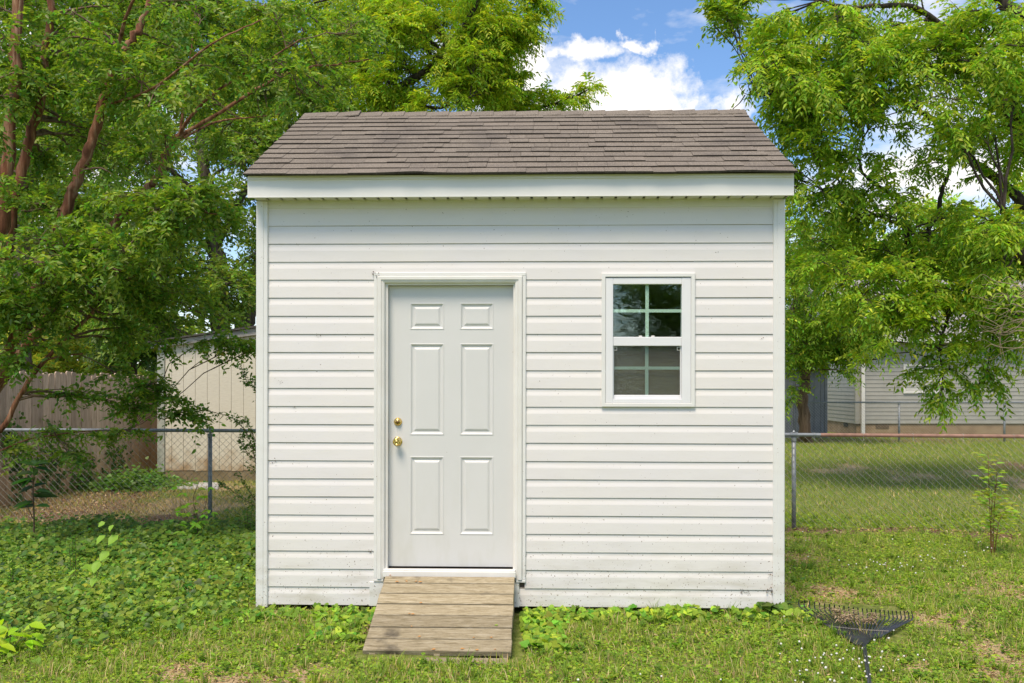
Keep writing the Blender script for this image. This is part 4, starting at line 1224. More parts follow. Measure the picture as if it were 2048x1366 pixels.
def shed_block(p):
    """True where a point lies in or just over the white shed"""
    x, y, z = p[..., 0], p[..., 1], p[..., 2]
    rf_ = 3.15 + (1.75 - np.abs(y - 8.6))*0.56
    return (np.abs(x-0.06) < 2.25) & (y > 6.6) & (y < 10.5) & (z < rf_ + 0.25)

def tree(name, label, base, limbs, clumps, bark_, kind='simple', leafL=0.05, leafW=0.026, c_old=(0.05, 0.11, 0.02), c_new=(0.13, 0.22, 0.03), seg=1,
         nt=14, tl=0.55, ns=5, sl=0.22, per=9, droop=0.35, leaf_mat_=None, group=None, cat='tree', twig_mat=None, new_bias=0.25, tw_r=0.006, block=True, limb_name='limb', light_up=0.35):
    """limbs: (points [(x,y,z)], r0, r1). clumps: (centre, (rx,ry,rz), weight)"""
    root = empty(name, base, label, cat, group)
    bx, by, bz = base
    inv = np.array(base)
    sk = []; skr = []; skt = []
    for li, (pts, r0, r1) in enumerate(limbs):
        c_ = catmull(pts, 6)
        wob = RNG.normal(0, 1, c_.shape)*np.linspace(0.2, 1, len(c_))[:, None]*r0*0.18
        c_ = c_ + wob
        rad = np.linspace(r0, r1, len(c_))*(0.78 if name == 'crape_myrtle' else 1.0)*(1+0.07*np.sin(np.arange(len(c_))*1.7+li))
        if li == 0 and c_[0][2] < 0.5: rad[0] *= 1.35; rad[1] *= 1.12
        V, Fc = tube_np(c_-inv, rad, 12 if r0 > 0.05 else 8)
        raw_obj('trunk' if li == 0 else limb_name, V, Fc, bark_, root, smooth=True)
        sk.append(c_); skr.append(rad)
    S_ = np.concatenate(sk); R_ = np.concatenate(skr)
    tw = Tubes(); LV = Leaves()
    O = []; D = []; Ls = []; Nw = []
    for c_, (rx, ry, rz_), wgt in clumps:
        c_ = np.array(c_, float)
        dd = np.linalg.norm(S_-c_, axis=1) + np.maximum(S_[:, 2]-c_[2], 0)*0.7
        j = int(np.argmin(dd)); a = S_[j]; L_ = np.linalg.norm(c_-a)
        midp = (a+c_)/2 + np.array([0, 0, 0.12*L_]) + RNG.normal(0, 0.05*L_+0.01, 3)
        u = np.linspace(0, 1, 6)[:, None]
        br = (1-u)**2*a + 2*u*(1-u)*midp + u*u*c_
        br[1:-1] += RNG.normal(0, 0.018*L_, (4, 3))
        r0 = min(R_[j]*0.7, 0.006+0.010*L_+0.004*max(rx, rz_)*3)
        tw.add(br-inv, np.linspace(r0, max(tw_r, r0*0.35), 6), 5)
        m_ = max(2, int(nt*wgt))
        for q in range(m_):
            v = RNG.normal(0, 1, 3); v /= np.linalg.norm(v); v *= RNG.random()**0.45
            tip = c_ + v*np.array([rx, ry, rz_])
            if block and shed_block(tip): continue
            k_ = RNG.integers(2, 6); st_ = br[k_] if RNG.random() < 0.75 else c_
            vec = tip - st_; Lq = np.linalg.norm(vec)
            if Lq < 0.05: continue
            mid2 = (st_+tip)/2 + np.array([0, 0, 0.16*Lq]) + RNG.normal(0, 0.06*Lq, 3)
            u4 = np.linspace(0, 1, 5)[:, None]
            tb = (1-u4)**2*st_ + 2*u4*(1-u4)*mid2 + u4*u4*tip
            tw.add(tb-inv, np.linspace(tw_r*0.8, tw_r*0.25, 5), 3)
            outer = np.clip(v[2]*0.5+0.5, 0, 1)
            for s_ in range(ns):
                tpos = 0.35 + 0.65*(s_+RNG.random())/ns
                i0 = min(int(tpos*4), 3); f_ = tpos*4-i0
                o_ = tb[i0]*(1-f_)+tb[min(i0+1, 4)]*f_
                dr = tb[min(i0+1, 4)]-tb[i0]; dr /= np.linalg.norm(dr)+1e-9
                out_ = RNG.normal(0, 1, 3); out_[2] = out_[2]*0.45
                dr = dr*0.9 + out_*0.65
                O.append(o_); D.append(dr); Ls.append(sl*RNG.uniform(0.6, 1.35))
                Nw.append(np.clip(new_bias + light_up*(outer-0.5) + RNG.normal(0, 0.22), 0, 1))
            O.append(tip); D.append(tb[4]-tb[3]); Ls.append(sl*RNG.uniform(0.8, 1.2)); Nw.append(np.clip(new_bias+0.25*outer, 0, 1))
    O = np.array(O); D = np.array(D); Ls = np.array(Ls); Nw = np.array(Nw)
    if block:
        ok = ~shed_block(O); O, D, Ls, Nw = O[ok], D[ok], Ls[ok], Nw[ok]
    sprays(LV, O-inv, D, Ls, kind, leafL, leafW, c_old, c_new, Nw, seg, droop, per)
    tw.obj('twigs', twig_mat or bark_, root, kind='stuff')
    cr = LV.obj('crown', leaf_mat_ or M['leaf'], root, kind='stuff')
    return root, len(O)*per
def PP(l, Yd=None):
    return [tuple(P(a[0], a[1], a[2] if len(a) > 2 else Yd)) for a in l]
def region(cx, cy, rx, ry, Y0, Y1, n, R, w=1.0, flat=0.7):
    o_ = []
    for _ in range(n):
        a = RNG.random()*2*math.pi; r_ = math.sqrt(RNG.random())
        y = RNG.uniform(Y0, Y1)
        q = P(cx + rx*r_*math.cos(a), cy + ry*r_*math.sin(a), y)
        s_ = RNG.uniform(0.75, 1.25)
        o_.append((tuple(q), (R*s_, R*s_, R*s_*flat), w))
    return o_
def at_px(px, py, y, rpx, rpz=None, w=1.0, ry=None):
    q = P(px, py, y); k = y/F
    return (tuple(q), (rpx*k, (ry or rpx*k), (rpz or rpx)*k), w)
COUNT = {}

#TREES
# ------------------------------------------------------------------ crape myrtle, near left
b0 = (-6.0, 9.9, 0.0)
limbs = [
 (PP([(-147, 1087, 9.9), (-120, 900, 9.9), (-55, 700, 9.9), (-12, 560, 9.9), (7, 420, 9.9), (27, 205, 9.9), (35, 60, 9.9), (40, -140, 9.9)]), 0.11, 0.06),
 (PP([(-135, 980, 10.0), (-40, 760, 10.1), (10, 560, 10.1), (27, 410, 10.1), (51, 307, 10.2), (79, 205, 10.2), (92, 102, 10.3), (102, 0, 10.3), (120, -140, 10.4)]), 0.085, 0.045),
 (PP([(-140, 1000, 9.8), (-20, 780, 9.7), (80, 560, 9.7), (130, 424, 9.7), (150, 369, 9.7), (181, 294, 9.7), (205, 212, 9.7), (226, 147, 9.7), (260, 85, 9.7), (290, 30, 9.7), (330, -90, 9.7)]), 0.085, 0.040),
 (PP([(-130, 960, 9.9), (20, 740, 10.0), (190, 505, 10.0), (246, 424, 10.0), (290, 383, 10.0), (318, 349, 10.0), (328, 314, 10.0), (359, 273, 10.0)]), 0.070, 0.045),
 (PP([(359, 273, 10.0), (376, 263, 10.0), (444, 222, 10.1), (513, 178, 10.3), (581, 143, 10.7), (660, 130, 11.2), (740, 118, 11.5)]), 0.032, 0.010),
 (PP([(359, 273, 10.0), (376, 240, 9.9), (427, 188, 9.8), (513, 133, 9.7), (600, 80, 9.6)]), 0.026, 0.008),
 (PP([(359, 273, 10.0), (365, 230, 10.1), (372, 180, 10.3), (384, 80, 10.4)]), 0.022, 0.010),
 (PP([(359, 280, 10.0), (430, 245, 10.6), (500, 235, 11.0), (590, 225, 11.2)]), 0.018, 0.006),
 (PP([(-120, 940, 9.7), (0, 860, 9.6), (35, 800, 9.6), (88, 722, 9.6), (176, 634, 9.6), (249, 567, 9.7), (320, 515, 9.8), (366, 473, 9.9), (440, 410, 10.1)]), 0.040, 0.010),
 (PP([(60, 760, 9.6), (85, 725, 9.6), (125, 712, 9.5), (165, 706, 9.4)]), 0.020, 0.010),
 (PP([(-120, 960, 9.8), (40, 885, 10.0), (110, 870, 10.3), (180, 862, 10.6), (260, 858, 10.8)]), 0.014, 0.006),
 (PP([(-12, 560, 9.9), (-60, 380, 9.5), (-90, 200, 9.3)]), 0.05, 0.03),
 (PP([(226, 147, 9.7), (250, 40, 9.3), (300, -60, 9.0)]), 0.03, 0.012),
 (PP([(318, 349, 10.0), (345, 390, 9.5), (390, 420, 9.2), (450, 430, 9.0)]), 0.014, 0.006),
 (PP([(205, 212, 9.7), (300, 180, 9.2), (420, 90, 8.9), (520, 40, 8.9)]), 0.02, 0.008),
]
cl = []
cl += region(120, 60, 260, 170, 9.9, 11.8, 24, 0.42)
cl += region(380, 90, 220, 120, 9.2, 11.6, 20, 0.40)
cl += region(620, 110, 130, 110, 9.6, 11.6, 12, 0.38)
cl += region(200, 130, 240, 140, 8.7, 9.5, 9, 0.22, 0.45) + region(330, 330, 150, 70, 9.0, 9.7, 5, 0.22, 0.4)
cl += region(300, 270, 230, 110, 10.2, 12.0, 12, 0.38, 0.8)
cl += region(60, 280, 130, 150, 10.2, 11.8, 9, 0.36, 0.8) + region(60, 330, 120, 110, 9.0, 9.6, 3, 0.25, 0.5)
cl += region(160, 470, 210, 90, 8.6, 10.4, 17, 0.34)
cl += region(400, 440, 100, 70, 8.8, 10.2, 7, 0.30)
cl += region(130, 575, 170, 50, 8.8, 10.4, 10, 0.30, .8)
cl += region(320, 580, 120, 50, 9.4, 10.6, 8, 0.28)
cl += [at_px(*q) for q in ((60, 790, 9.7, 50, 12, .4), (150, 790, 9.8, 50, 14, .5), (210, 800, 9.9, 50, 20, .6), (270, 815, 10.0, 45, 16, .7), (110, 868, 10.3, 60, 9, .6), (190, 868, 10.5, 60, 9, .6), (260, 862, 10.7, 45, 9, .6),
        (230, 745, 9.8, 50, 12, .5), (300, 770, 10.2, 35, 18), (325, 795, 10.2, 35, 14, .8), (370, 830, 10.3, 35, 12, .8), (330, 690, 10.4, 50, 14, .6), (260, 690, 10.2, 50, 18, .7), (410, 682, 10.6, 50, 9, .6), (470, 690, 10.7, 40, 12, .8), (500, 700, 10.8, 18, 8, .4),
        (20, 660, 9.6, 35, 20, .7), (230, 650, 9.8, 60, 24, .8), (340, 640, 10.2, 60, 18, .7), (440, 640, 10.6, 50, 14, .6), (135, 905, 10.2, 26, 20, .6), (50, 900, 10.1, 26, 18, .6))]
cl += [at_px(*q) for q in ((30, 640, 9.1, 50, 24, .8), (70, 690, 9.1, 50, 22, .7), (10, 590, 9.2, 40, 26, .7), (110, 640, 9.2, 50, 24, .7), (20, 720, 9.2, 36, 20, .5), (60, 590, 9.2, 50, 26, .7))]
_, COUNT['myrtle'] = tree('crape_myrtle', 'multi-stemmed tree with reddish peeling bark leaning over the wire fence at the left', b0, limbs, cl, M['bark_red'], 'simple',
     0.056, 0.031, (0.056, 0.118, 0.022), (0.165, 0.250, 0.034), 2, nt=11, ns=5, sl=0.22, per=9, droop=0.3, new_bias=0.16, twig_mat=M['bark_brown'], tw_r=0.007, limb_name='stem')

# ------------------------------------------------------------------ trees behind the tan shed
def back_tree(label, base_px, Yb, limbs_px, clumps, c_old, c_new, kind='simple', leafL=0.10, leafW=0.05, nt=14, R=None, bark_=None, **k):
    bx_, by_ = (base_px-CX)*Yb/F, Yb
    return tree('shade_tree' if 'name' not in k else k.pop('name'), label, (bx_, by_, 0.0), [(PP([(base_px, HZ + EYE*F/Yb, Yb)] + l[0]) if i == 0 else PP(l[0]), l[1], l[2]) for i, l in enumerate(limbs_px)], clumps,
                bark_ or M['bark_grey'], kind, leafL, leafW, c_old, c_new, 1, nt=nt, **k)
Yb = 19.8
_, COUNT['b1'] = back_tree('dark vine-wrapped tree behind the left end of the tan shed roof', 448, Yb,
   [([(446, 760, Yb), (440, 640, Yb), (440, 560, Yb), (425, 470, Yb), (415, 380, Yb), (400, 250, Yb)], 0.24, 0.12),
    ([(440, 590, Yb), (400, 560, 19.5), (365, 520, 19.3), (345, 500, 19.2)], 0.06, 0.03),
    ([(430, 500, Yb), (480, 400, 20.2), (540, 300, 20.6), (600, 200, 21)], 0.08, 0.03),
    ([(420, 420, Yb), (330, 330, 19.5), (230, 260, 19.2)], 0.08, 0.03),
    ([(440, 560, Yb), (520, 500, 19.4), (560, 480, 19.2)], 0.04, 0.02)],
   region(330, 330, 230, 120, 18.5, 21.5, 26, 0.75) + region(330, 520, 200, 80, 18.2, 21, 18, 0.62) + region(470, 590, 60, 50, 18.6, 20.6, 6, 0.45, .7) + region(520, 250, 90, 60, 19.4, 21.4, 8, .7) + region(230, 620, 90, 40, 18, 20, 6, .5),
   (0.055, 0.105, 0.024), (0.15, 0.24, 0.04), leafL=0.105, leafW=0.050, nt=14, ns=4, sl=0.34, per=9, new_bias=0.2, tw_r=0.012)
Yb = 21.5
_, COUNT['b2'] = back_tree('leaning grey trunk tree showing above the tan shed roof beside the white shed', 470, Yb,
   [([(480, 720, Yb), (492, 640, Yb), (512, 570, Yb), (545, 470, Yb), (590, 350, Yb), (640, 200, Yb)], 0.25, 0.12),
    ([(560, 430, Yb), (500, 350, 21.0), (440, 280, 20.8)], 0.08, 0.03),
    ([(600, 320, Yb), (560, 220, 22), (500, 120, 22.4), (470, 0, 22.6)], 0.09, 0.04)],
   region(540, 420, 90, 160, 20.4, 22.4, 12, 0.7) + region(520, 150, 150, 100, 21, 23.5, 16, .85) + region(430, 60, 150, 90, 21.4, 24, 14, .9),
   (0.060, 0.115, 0.022), (0.17, 0.26, 0.035), leafL=0.12, leafW=0.055, nt=14, ns=4, sl=0.36, per=9, new_bias=0.3, tw_r=0.012)
Yb = 33
_, COUNT['b3'] = back_tree('distant leafy tree glimpsed beyond the wooden fence, farthest left', 120, Yb,
   [([(120, 700, Yb), (118, 600, Yb), (110, 450, Yb), (90, 250, Yb)], 0.3, 0.15), ([(115, 560, Yb), (200, 450, 33.5), (260, 330, 34)], 0.12, 0.05), ([(114, 520, Yb), (40, 420, 32.5), (-10, 300, 32)], 0.12, 0.05)],
   region(100, 560, 220, 130, 31, 36, 30, 1.1) + region(60, 250, 200, 160, 31, 35, 24, 1.2) + region(300, 660, 120, 50, 32, 35, 9, .9),
   (0.075, 0.13, 0.030), (0.19, 0.27, 0.05), leafL=0.20, leafW=0.11, nt=14, ns=4, sl=0.5, per=7, new_bias=0.3, tw_r=0.015)
Yb = 25
_, COUNT['b6'] = back_tree('tall dense tree filling the upper left behind the reddish-barked one', 40, Yb,
   [([(40, 700, Yb), (50, 500, Yb), (60, 300, Yb), (80, 60, Yb), (90, -120, Yb)], 0.3, 0.12), ([(60, 330, Yb), (180, 220, 24.5), (300, 120, 24.2), (380, 0, 24)], 0.12, 0.04), ([(62, 260, Yb), (-40, 160, 25.5), (-100, 20, 25)], 0.12, 0.05)],
   region(120, 90, 260, 190, 23, 27, 40, 1.0) + region(340, 90, 160, 160, 23, 26, 18, .9) + region(80, 380, 170, 90, 23, 27, 12, .8, .8),
   (0.060, 0.120, 0.022), (0.18, 0.27, 0.035), leafL=0.14, leafW=0.07, nt=14, ns=4, sl=0.4, per=8, new_bias=0.3, tw_r=0.014)
Yb = 27
_, COUNT['b4'] = back_tree('round sunlit yellow-green bush standing just beyond the wooden fence', 130, Yb,
   [([(130, 830, Yb), (128, 760, Yb), (125, 690, Yb)], 0.08, 0.03), ([(130, 800, Yb), (180, 740, Yb)], 0.05, 0.02), ([(130, 800, Yb), (70, 740, Yb)], 0.05, 0.02)],
   region(120, 705, 90, 45, 26, 28, 14, .6) + region(200, 730, 50, 25, 26, 28, 6, .45) + region(30, 710, 60, 40, 26, 28, 7, .5),
   (0.11, 0.17, 0.04), (0.26, 0.30, 0.06), leafL=0.12, leafW=0.07, nt=16, ns=4, sl=0.3, per=7, new_bias=0.5, cat='bush', name='bush', tw_r=0.01, bark_=M['bark_brown'])
Yb = 24
_, COUNT['b5'] = back_tree('dense dark evergreen filling the corner behind the wooden fence by the tan shed', 270, Yb,
   [([(270, 800, Yb), (268, 720, Yb), (262, 640, Yb)], 0.12, 0.05), ([(268, 740, Yb), (320, 690, Yb)], 0.05, 0.02)],
   region(275, 690, 65, 70, 22.6, 24.6, 16, .5),
   (0.022, 0.050, 0.014), (0.05, 0.10, 0.025), leafL=0.09, leafW=0.05, nt=20, ns=5, sl=0.26, per=8, new_bias=0.1, cat='tree', name='evergreen_tree', tw_r=0.01, bark_=M['bark_dark'])

# ------------------------------------------------------------------ the bright tree behind the white shed
Yb = 20
limb_px = [
    ([(790, 640, Yb), (776, 480, Yb), (766, 330, Yb), (764, 225, Yb), (780, 190, Yb)], 0.22, 0.12),
    ([(780, 190, Yb), (815, 165, 20), (860, 135, 19.8), (893, 90, 19.6), (925, 55, 19.4), (960, 0, 19.2), (990, -60, 19)], 0.10, 0.03),
    ([(778, 196, Yb), (820, 205, 19.7), (860, 215, 19.5), (885, 214, 19.3), (940, 195, 19.0)], 0.06, 0.02),
    ([(800, 175, Yb), (870, 140, 20.3), (920, 138, 20.5), (975, 120, 20.6)], 0.05, 0.02),
    ([(764, 225, Yb), (735, 160, 20.3), (720, 80, 20.6), (740, 0, 21), (750, -120, 21)], 0.12, 0.05),
    ([(735, 150, 20.3), (680, 90, 20.0), (620, 30, 19.8)], 0.06, 0.02),
    ([(766, 330, Yb), (880, 290, 20.5), (990, 240, 21), (1080, 215, 21.2), (1140, 196, 21.3), (1180, 178, 21.3)], 0.07, 0.014)]
cl = region(900, 60, 130, 90, 18.6, 21.2, 26, .62) + region(740, 70, 130, 110, 19, 21.6, 22, .65) + region(960, 150, 75, 70, 18.8, 21, 14, .5) + region(830, 190, 110, 40, 19, 21, 12, .45, .8) \
   + region(1000, 40, 40, 60, 19.2, 20.6, 6, .4) + region(1010, 205, 60, 30, 20.4, 21.4, 8, .35) + region(640, 170, 90, 70, 19.6, 21.4, 10, .55) + region(600, 60, 90, 60, 20, 22, 8, .6)
cl += [at_px(*q) for q in ((1085, 12, 19.6, 22, 14, .7), (1060, 5, 19.6, 25, 12, .6), (1050, 65, 19.8, 22, 12, .6), (1035, 90, 19.8, 20, 14, .6), (1085, 190, 21.2, 24, 12, .7), (1120, 205, 21.2, 26, 12, .8), (1150, 192, 21.3, 20, 10, .7), (1178, 178, 21.3, 14, 14, .6), (1060, 215, 21.1, 30, 14, .9), (1040, 150, 20.2, 22, 14, .6))]
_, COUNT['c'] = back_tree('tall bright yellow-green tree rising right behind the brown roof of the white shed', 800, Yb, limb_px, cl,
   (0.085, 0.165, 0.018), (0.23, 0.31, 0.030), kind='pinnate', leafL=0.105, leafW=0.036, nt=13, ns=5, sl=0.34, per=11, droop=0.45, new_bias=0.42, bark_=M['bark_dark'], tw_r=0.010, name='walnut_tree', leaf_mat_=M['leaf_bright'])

# ------------------------------------------------------------------ big spreading tree at the right
bt = tuple(P(2330, 977, 15.0)); bt = (bt[0], 15.0, 0.0)
limbs = [
 (PP([(2330, 990, 15), (2310, 860, 15), (2260, 780, 15), (2150, 700, 15), (2048, 655, 14.9)]), 0.30, 0.17),
 (PP([(2048, 655, 14.9), (2008, 614, 14.9), (1955, 606, 14.9), (1915, 598, 14.9), (1875, 582, 14.9), (1848, 560, 14.9), (1821, 526, 15), (1816, 486, 15)]), 0.125, 0.075),
 (PP([(1816, 486, 15), (1812, 460, 15.1), (1797, 440, 15.2), (1800, 427, 15.2), (1796, 395, 15.3)]), 0.055, 0.025),
 (PP([(1816, 486, 15), (1818, 455, 14.8), (1790, 445, 14.8), (1745, 427, 14.8), (1700, 400, 14.7), (1660, 395, 14.6)]), 0.040, 0.012),
 (PP([(1850, 562, 14.9), (1856, 500, 15.4), (1858, 455, 15.4), (1875, 430, 15.4), (1884, 380, 15.4), (1897, 348, 15.4), (1900, 285, 15.4), (1885, 245, 15.4)]), 0.050, 0.022),
 (PP([(2120, 500, 15.6), (2020, 380, 15.6), (1935, 316, 15.6), (1894, 269, 15.6), (1859, 234, 15.6), (1800, 200, 15.5)]), 0.090, 0.035),
 (PP([(2260, 780, 15), (2200, 560, 15.2), (2120, 420, 15.4), (2060, 300, 15.2), (2017, 234, 15.1), (1995, 190, 15.1), (1954, 111, 15.1), (1922, 79, 15), (1850, 40, 15)]), 0.20, 0.06),
 (PP([(2060, 290, 15.2), (2020, 177, 14.7), (1976, 149, 14.6), (1900, 140, 14.5), (1800, 120, 14.3)]), 0.07, 0.02),
 (PP([(2200, 560, 15.2), (2160, 250, 14.6), (2080, 60, 14.4), (2048, 35, 14.4), (2001, 0, 14.4), (1940, -60, 14.4)]), 0.16, 0.07),
 (PP([(1954, 111, 15.1), (1840, 20, 14.6), (1760, 12, 14.4), (1690, 14, 14.3), (1640, 0, 14.2)]), 0.05, 0.02),
 (PP([(1800, 200, 15.5), (1700, 215, 15.2), (1620, 225, 15), (1560, 195, 14.9), (1515, 188, 14.8)]), 0.028, 0.009),
 (PP([(1797, 395, 15.2), (1770, 380, 15), (1725, 345, 14.9), (1722, 290, 14.8), (1735, 260, 14.8)]), 0.034, 0.012),
 (PP([(1815, 500, 15), (1760, 560, 14.4), (1720, 600, 14.2)]), 0.02, 0.01),
 (PP([(1915, 598, 14.9), (1895, 640, 14.6), (1880, 690, 14.4), (1885, 740, 14.3)]), 0.03, 0.010),
 (PP([(2008, 614, 14.9), (1985, 680, 14.5), (1975, 740, 14.4)]), 0.028, 0.010),
 (PP([(2160, 720, 15), (2080, 560, 14.0), (2033, 500, 13.6), (2016, 450, 13.5), (2005, 420, 13.5)]), 0.09, 0.05),
]
cl = region(1800, 90, 280, 120, 13.2, 16.2, 52, .50) + region(1600, 80, 105, 75, 13.8, 15.6, 20, .36, .9) + region(1665, 190, 110, 80, 14, 16, 22, .40, .95) + region(1585, 150, 50, 60, 14.2, 15.2, 8, .27, .8) + region(1490, 20, 60, 22, 14.4, 15.2, 6, .22, .6)
cl += region(1980, 240, 110, 120, 13.2, 15.6, 16, .40) + region(1600, 250, 60, 60, 14, 15.4, 6, .28, .7) + region(1620, 330, 90, 60, 14, 15.6, 11, .34, .8) + region(1700, 420, 120, 60, 14, 15.6, 11, .34, .8) + region(1800, 320, 90, 80, 14, 16, 9, .26, .6)
cl += region(1900, 480, 150, 90, 14, 16, 20, .40, .85) + region(1760, 540, 130, 50, 13.8, 15.4, 13, .36, .8) + region(1940, 620, 120, 50, 13.8, 15.6, 17, .36, .9) + region(1800, 625, 100, 45, 13.6, 15, 9, .32, .8)
cl += region(2000, 520, 70, 110, 13.0, 14.4, 12, .34) + region(2010, 130, 60, 100, 12.8, 14.2, 8, .36)
cl += [at_px(*q) for q in ((1432, 12, 14.6, 20, 14, .6), (1475, 50, 14.7, 22, 18, .6), (1428, 50, 14.7, 9, 14, .3), (1520, 100, 14.8, 22, 26, .7), (1560, 270, 14.8, 22, 12, .5), (1580, 240, 15, 22, 16, .6),
        (1550, 130, 14.8, 18, 18, .5), (1535, 215, 15, 12, 8, .2), (1590, 290, 15, 40, 24, .8), (1540, 310, 14.9, 24, 20, .6), (1585, 360, 15, 26, 40, .8), (1600, 430, 15, 30, 40, .8),
        (1880, 700, 14.3, 45, 24, 1), (1900, 740, 14.3, 40, 20, .9), (1885, 780, 14.3, 30, 18, .7), (1878, 803, 14.3, 18, 12, .5), (1830, 740, 14.3, 30, 20, .6), (1975, 730, 14.4, 35, 22, .8), (1985, 765, 14.4, 22, 14, .5),
        (1950, 780, 14.4, 26, 12, .5), (2010, 690, 14.2, 40, 25, .9), (1750, 690, 14.2, 36, 16, .6), (1720, 720, 14.2, 20, 12, .4), (1660, 560, 14.4, 50, 30, .9), (1640, 480, 14.6, 50, 30, .9), (1930, 690, 14.3, 50, 26, 1), (2035, 660, 13.8, 40, 30, 1))]
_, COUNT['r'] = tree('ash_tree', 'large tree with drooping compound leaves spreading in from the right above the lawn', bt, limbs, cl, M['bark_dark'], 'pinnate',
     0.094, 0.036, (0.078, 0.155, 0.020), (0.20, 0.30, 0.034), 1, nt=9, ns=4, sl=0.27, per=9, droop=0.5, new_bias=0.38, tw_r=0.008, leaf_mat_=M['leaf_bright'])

# ------------------------------------------------------------------ smaller tree by the far fence
Yb = 26.4
limb_px = [([(1610, 860, Yb), (1606, 800, Yb), (1611, 765, Yb), (1612, 738, Yb)], 0.17, 0.14),
    ([(1612, 742, Yb), (1630, 715, Yb), (1640, 690, Yb), (1658, 650, Yb), (1655, 600, Yb), (1657, 520, Yb), (1650, 470, Yb)], 0.10, 0.03),
    ([(1611, 742, Yb), (1592, 712, Yb), (1585, 680, Yb), (1590, 600, Yb)], 0.08, 0.03),
    ([(1609, 735, Yb), (1610, 700, 26.7), (1615, 650, 26.8), (1600, 560, 26.9)], 0.07, 0.03),
    ([(1640, 690, Yb), (1680, 658, 26), (1730, 640, 25.6), (1790, 606, 25.2)], 0.05, 0.015),
    ([(1650, 665, Yb), (1700, 652, 26.4), (1740, 625, 26.4)], 0.03, 0.01)]
cl = region(1625, 600, 70, 110, 25, 27.6, 26, .58) + region(1600, 480, 50, 60, 25.4, 27.4, 9, .5, .7) + region(1700, 640, 80, 50, 25, 27, 14, .5) + region(1600, 690, 45, 30, 25.4, 26.8, 10, .4) + region(1675, 700, 50, 30, 25.4, 26.8, 9, .38)
cl += [at_px(1585, 775, 26, 18, 14, .6), at_px(1580, 800, 26, 8, 8, .3), at_px(1700, 745, 25.6, 22, 12, .5)]
_, COUNT['s'] = back_tree('small forked tree with a brown trunk in front of the little blue-grey shed', 1610, 26.7, limb_px, cl,
   (0.065, 0.135, 0.020), (0.17, 0.27, 0.035), kind='pinnate', leafL=0.12, leafW=0.045, nt=11, ns=4, sl=0.34, per=8, new_bias=0.35, tw_r=0.012, bark_=M['bark_brown'], name='cherry_tree', leaf_mat_=M['leaf_bright'])
# farther trees on the right and behind
for (px, Yb, ccy, rx, ry, lab, n) in ((1700, 46, 560, 110, 90, 'sunlit green tree standing beyond the grey house, nearest the small forked tree', 26),
                                 (1900, 52, 520, 130, 100, 'broad sunlit tree rising beyond the roof of the grey house, mid right', 26),
                                 (2080, 44, 480, 110, 140, 'tall tree beyond the grey house at the right edge', 22)):
    back_tree(lab, px, Yb, [([(px, 700, Yb), (px-3, 620, Yb), (px, ccy, Yb)], 0.35, 0.15), ([(px, 620, Yb), (px+50, 560, Yb), (px+80, ccy-30, Yb)], 0.15, 0.06), ([(px, 640, Yb), (px-50, 570, Yb), (px-70, ccy-20, Yb)], 0.15, 0.06)],
       region(px, ccy, rx, ry, Yb-2, Yb+2.5, n, 1.5) + region(px, 660, rx, 30, Yb-2, Yb+2, 10, 1.2), (0.09, 0.17, 0.03), (0.20, 0.30, 0.045), leafL=0.32, leafW=0.18, nt=13, ns=4, sl=0.8, per=6, new_bias=0.45, tw_r=0.02, leaf_mat_=M['leaf_bright'])
# low hedge masses far away close the horizon
def hedge(name, label, x0, x1, y, h, n, c0, c1):
    root = empty(name, ((x0+x1)/2, y, 0), label, 'hedge')
    LV = Leaves(); N = n
    bx = np.array([(x0+x1)/2, y, 0])
    p = np.stack([RNG.uniform(x0, x1, N), y+RNG.normal(0, 0.7, N), 0*np.zeros(N)], 1)
    top = h*(0.8+0.2*np.sin(p[:, 0]*0.9)+0.12*np.sin(p[:, 0]*2.3+1))
    p[:, 2] = top*RNG.random(N)**0.6
    d = RNG.normal(0, 1, (N, 3)); nn = RNG.normal(0, 0.6, (N, 3)) + np.array([0, -0.5, 0.7])
    cc = np.asarray(c0)[None]*(1-RNG.random((N, 1))) + np.asarray(c1)[None]*RNG.random((N, 1))
    LV.add(*leaves_geo(p-bx, d, nn, RNG.uniform(0.15, 0.35, N), RNG.uniform(0.1, 0.2, N), cc))
    LV.obj('foliage', M['leaf'], root, kind='stuff')
    tb = Tubes()
    for x in np.arange(x0, x1, 1.1): tb.add(np.array([(x, y, -0.1), (x+0.1, y, h*0.5), (x, y+0.1, h*0.8)])-bx, [0.05, 0.04, 0.02], 5)
    tb.obj('stems', M['bark_brown'], root, kind='stuff')
hedge('hedge', 'long unclipped hedge closing the yard beyond the wooden fence', -26, -3, 38, 3.6, 16000, (0.05, 0.10, 0.025), (0.12, 0.19, 0.04))
hedge('hedge', 'distant hedge seen beside the grey house', 3, 9.4, 42, 3.0, 6000, (0.06, 0.12, 0.025), (0.14, 0.22, 0.04))

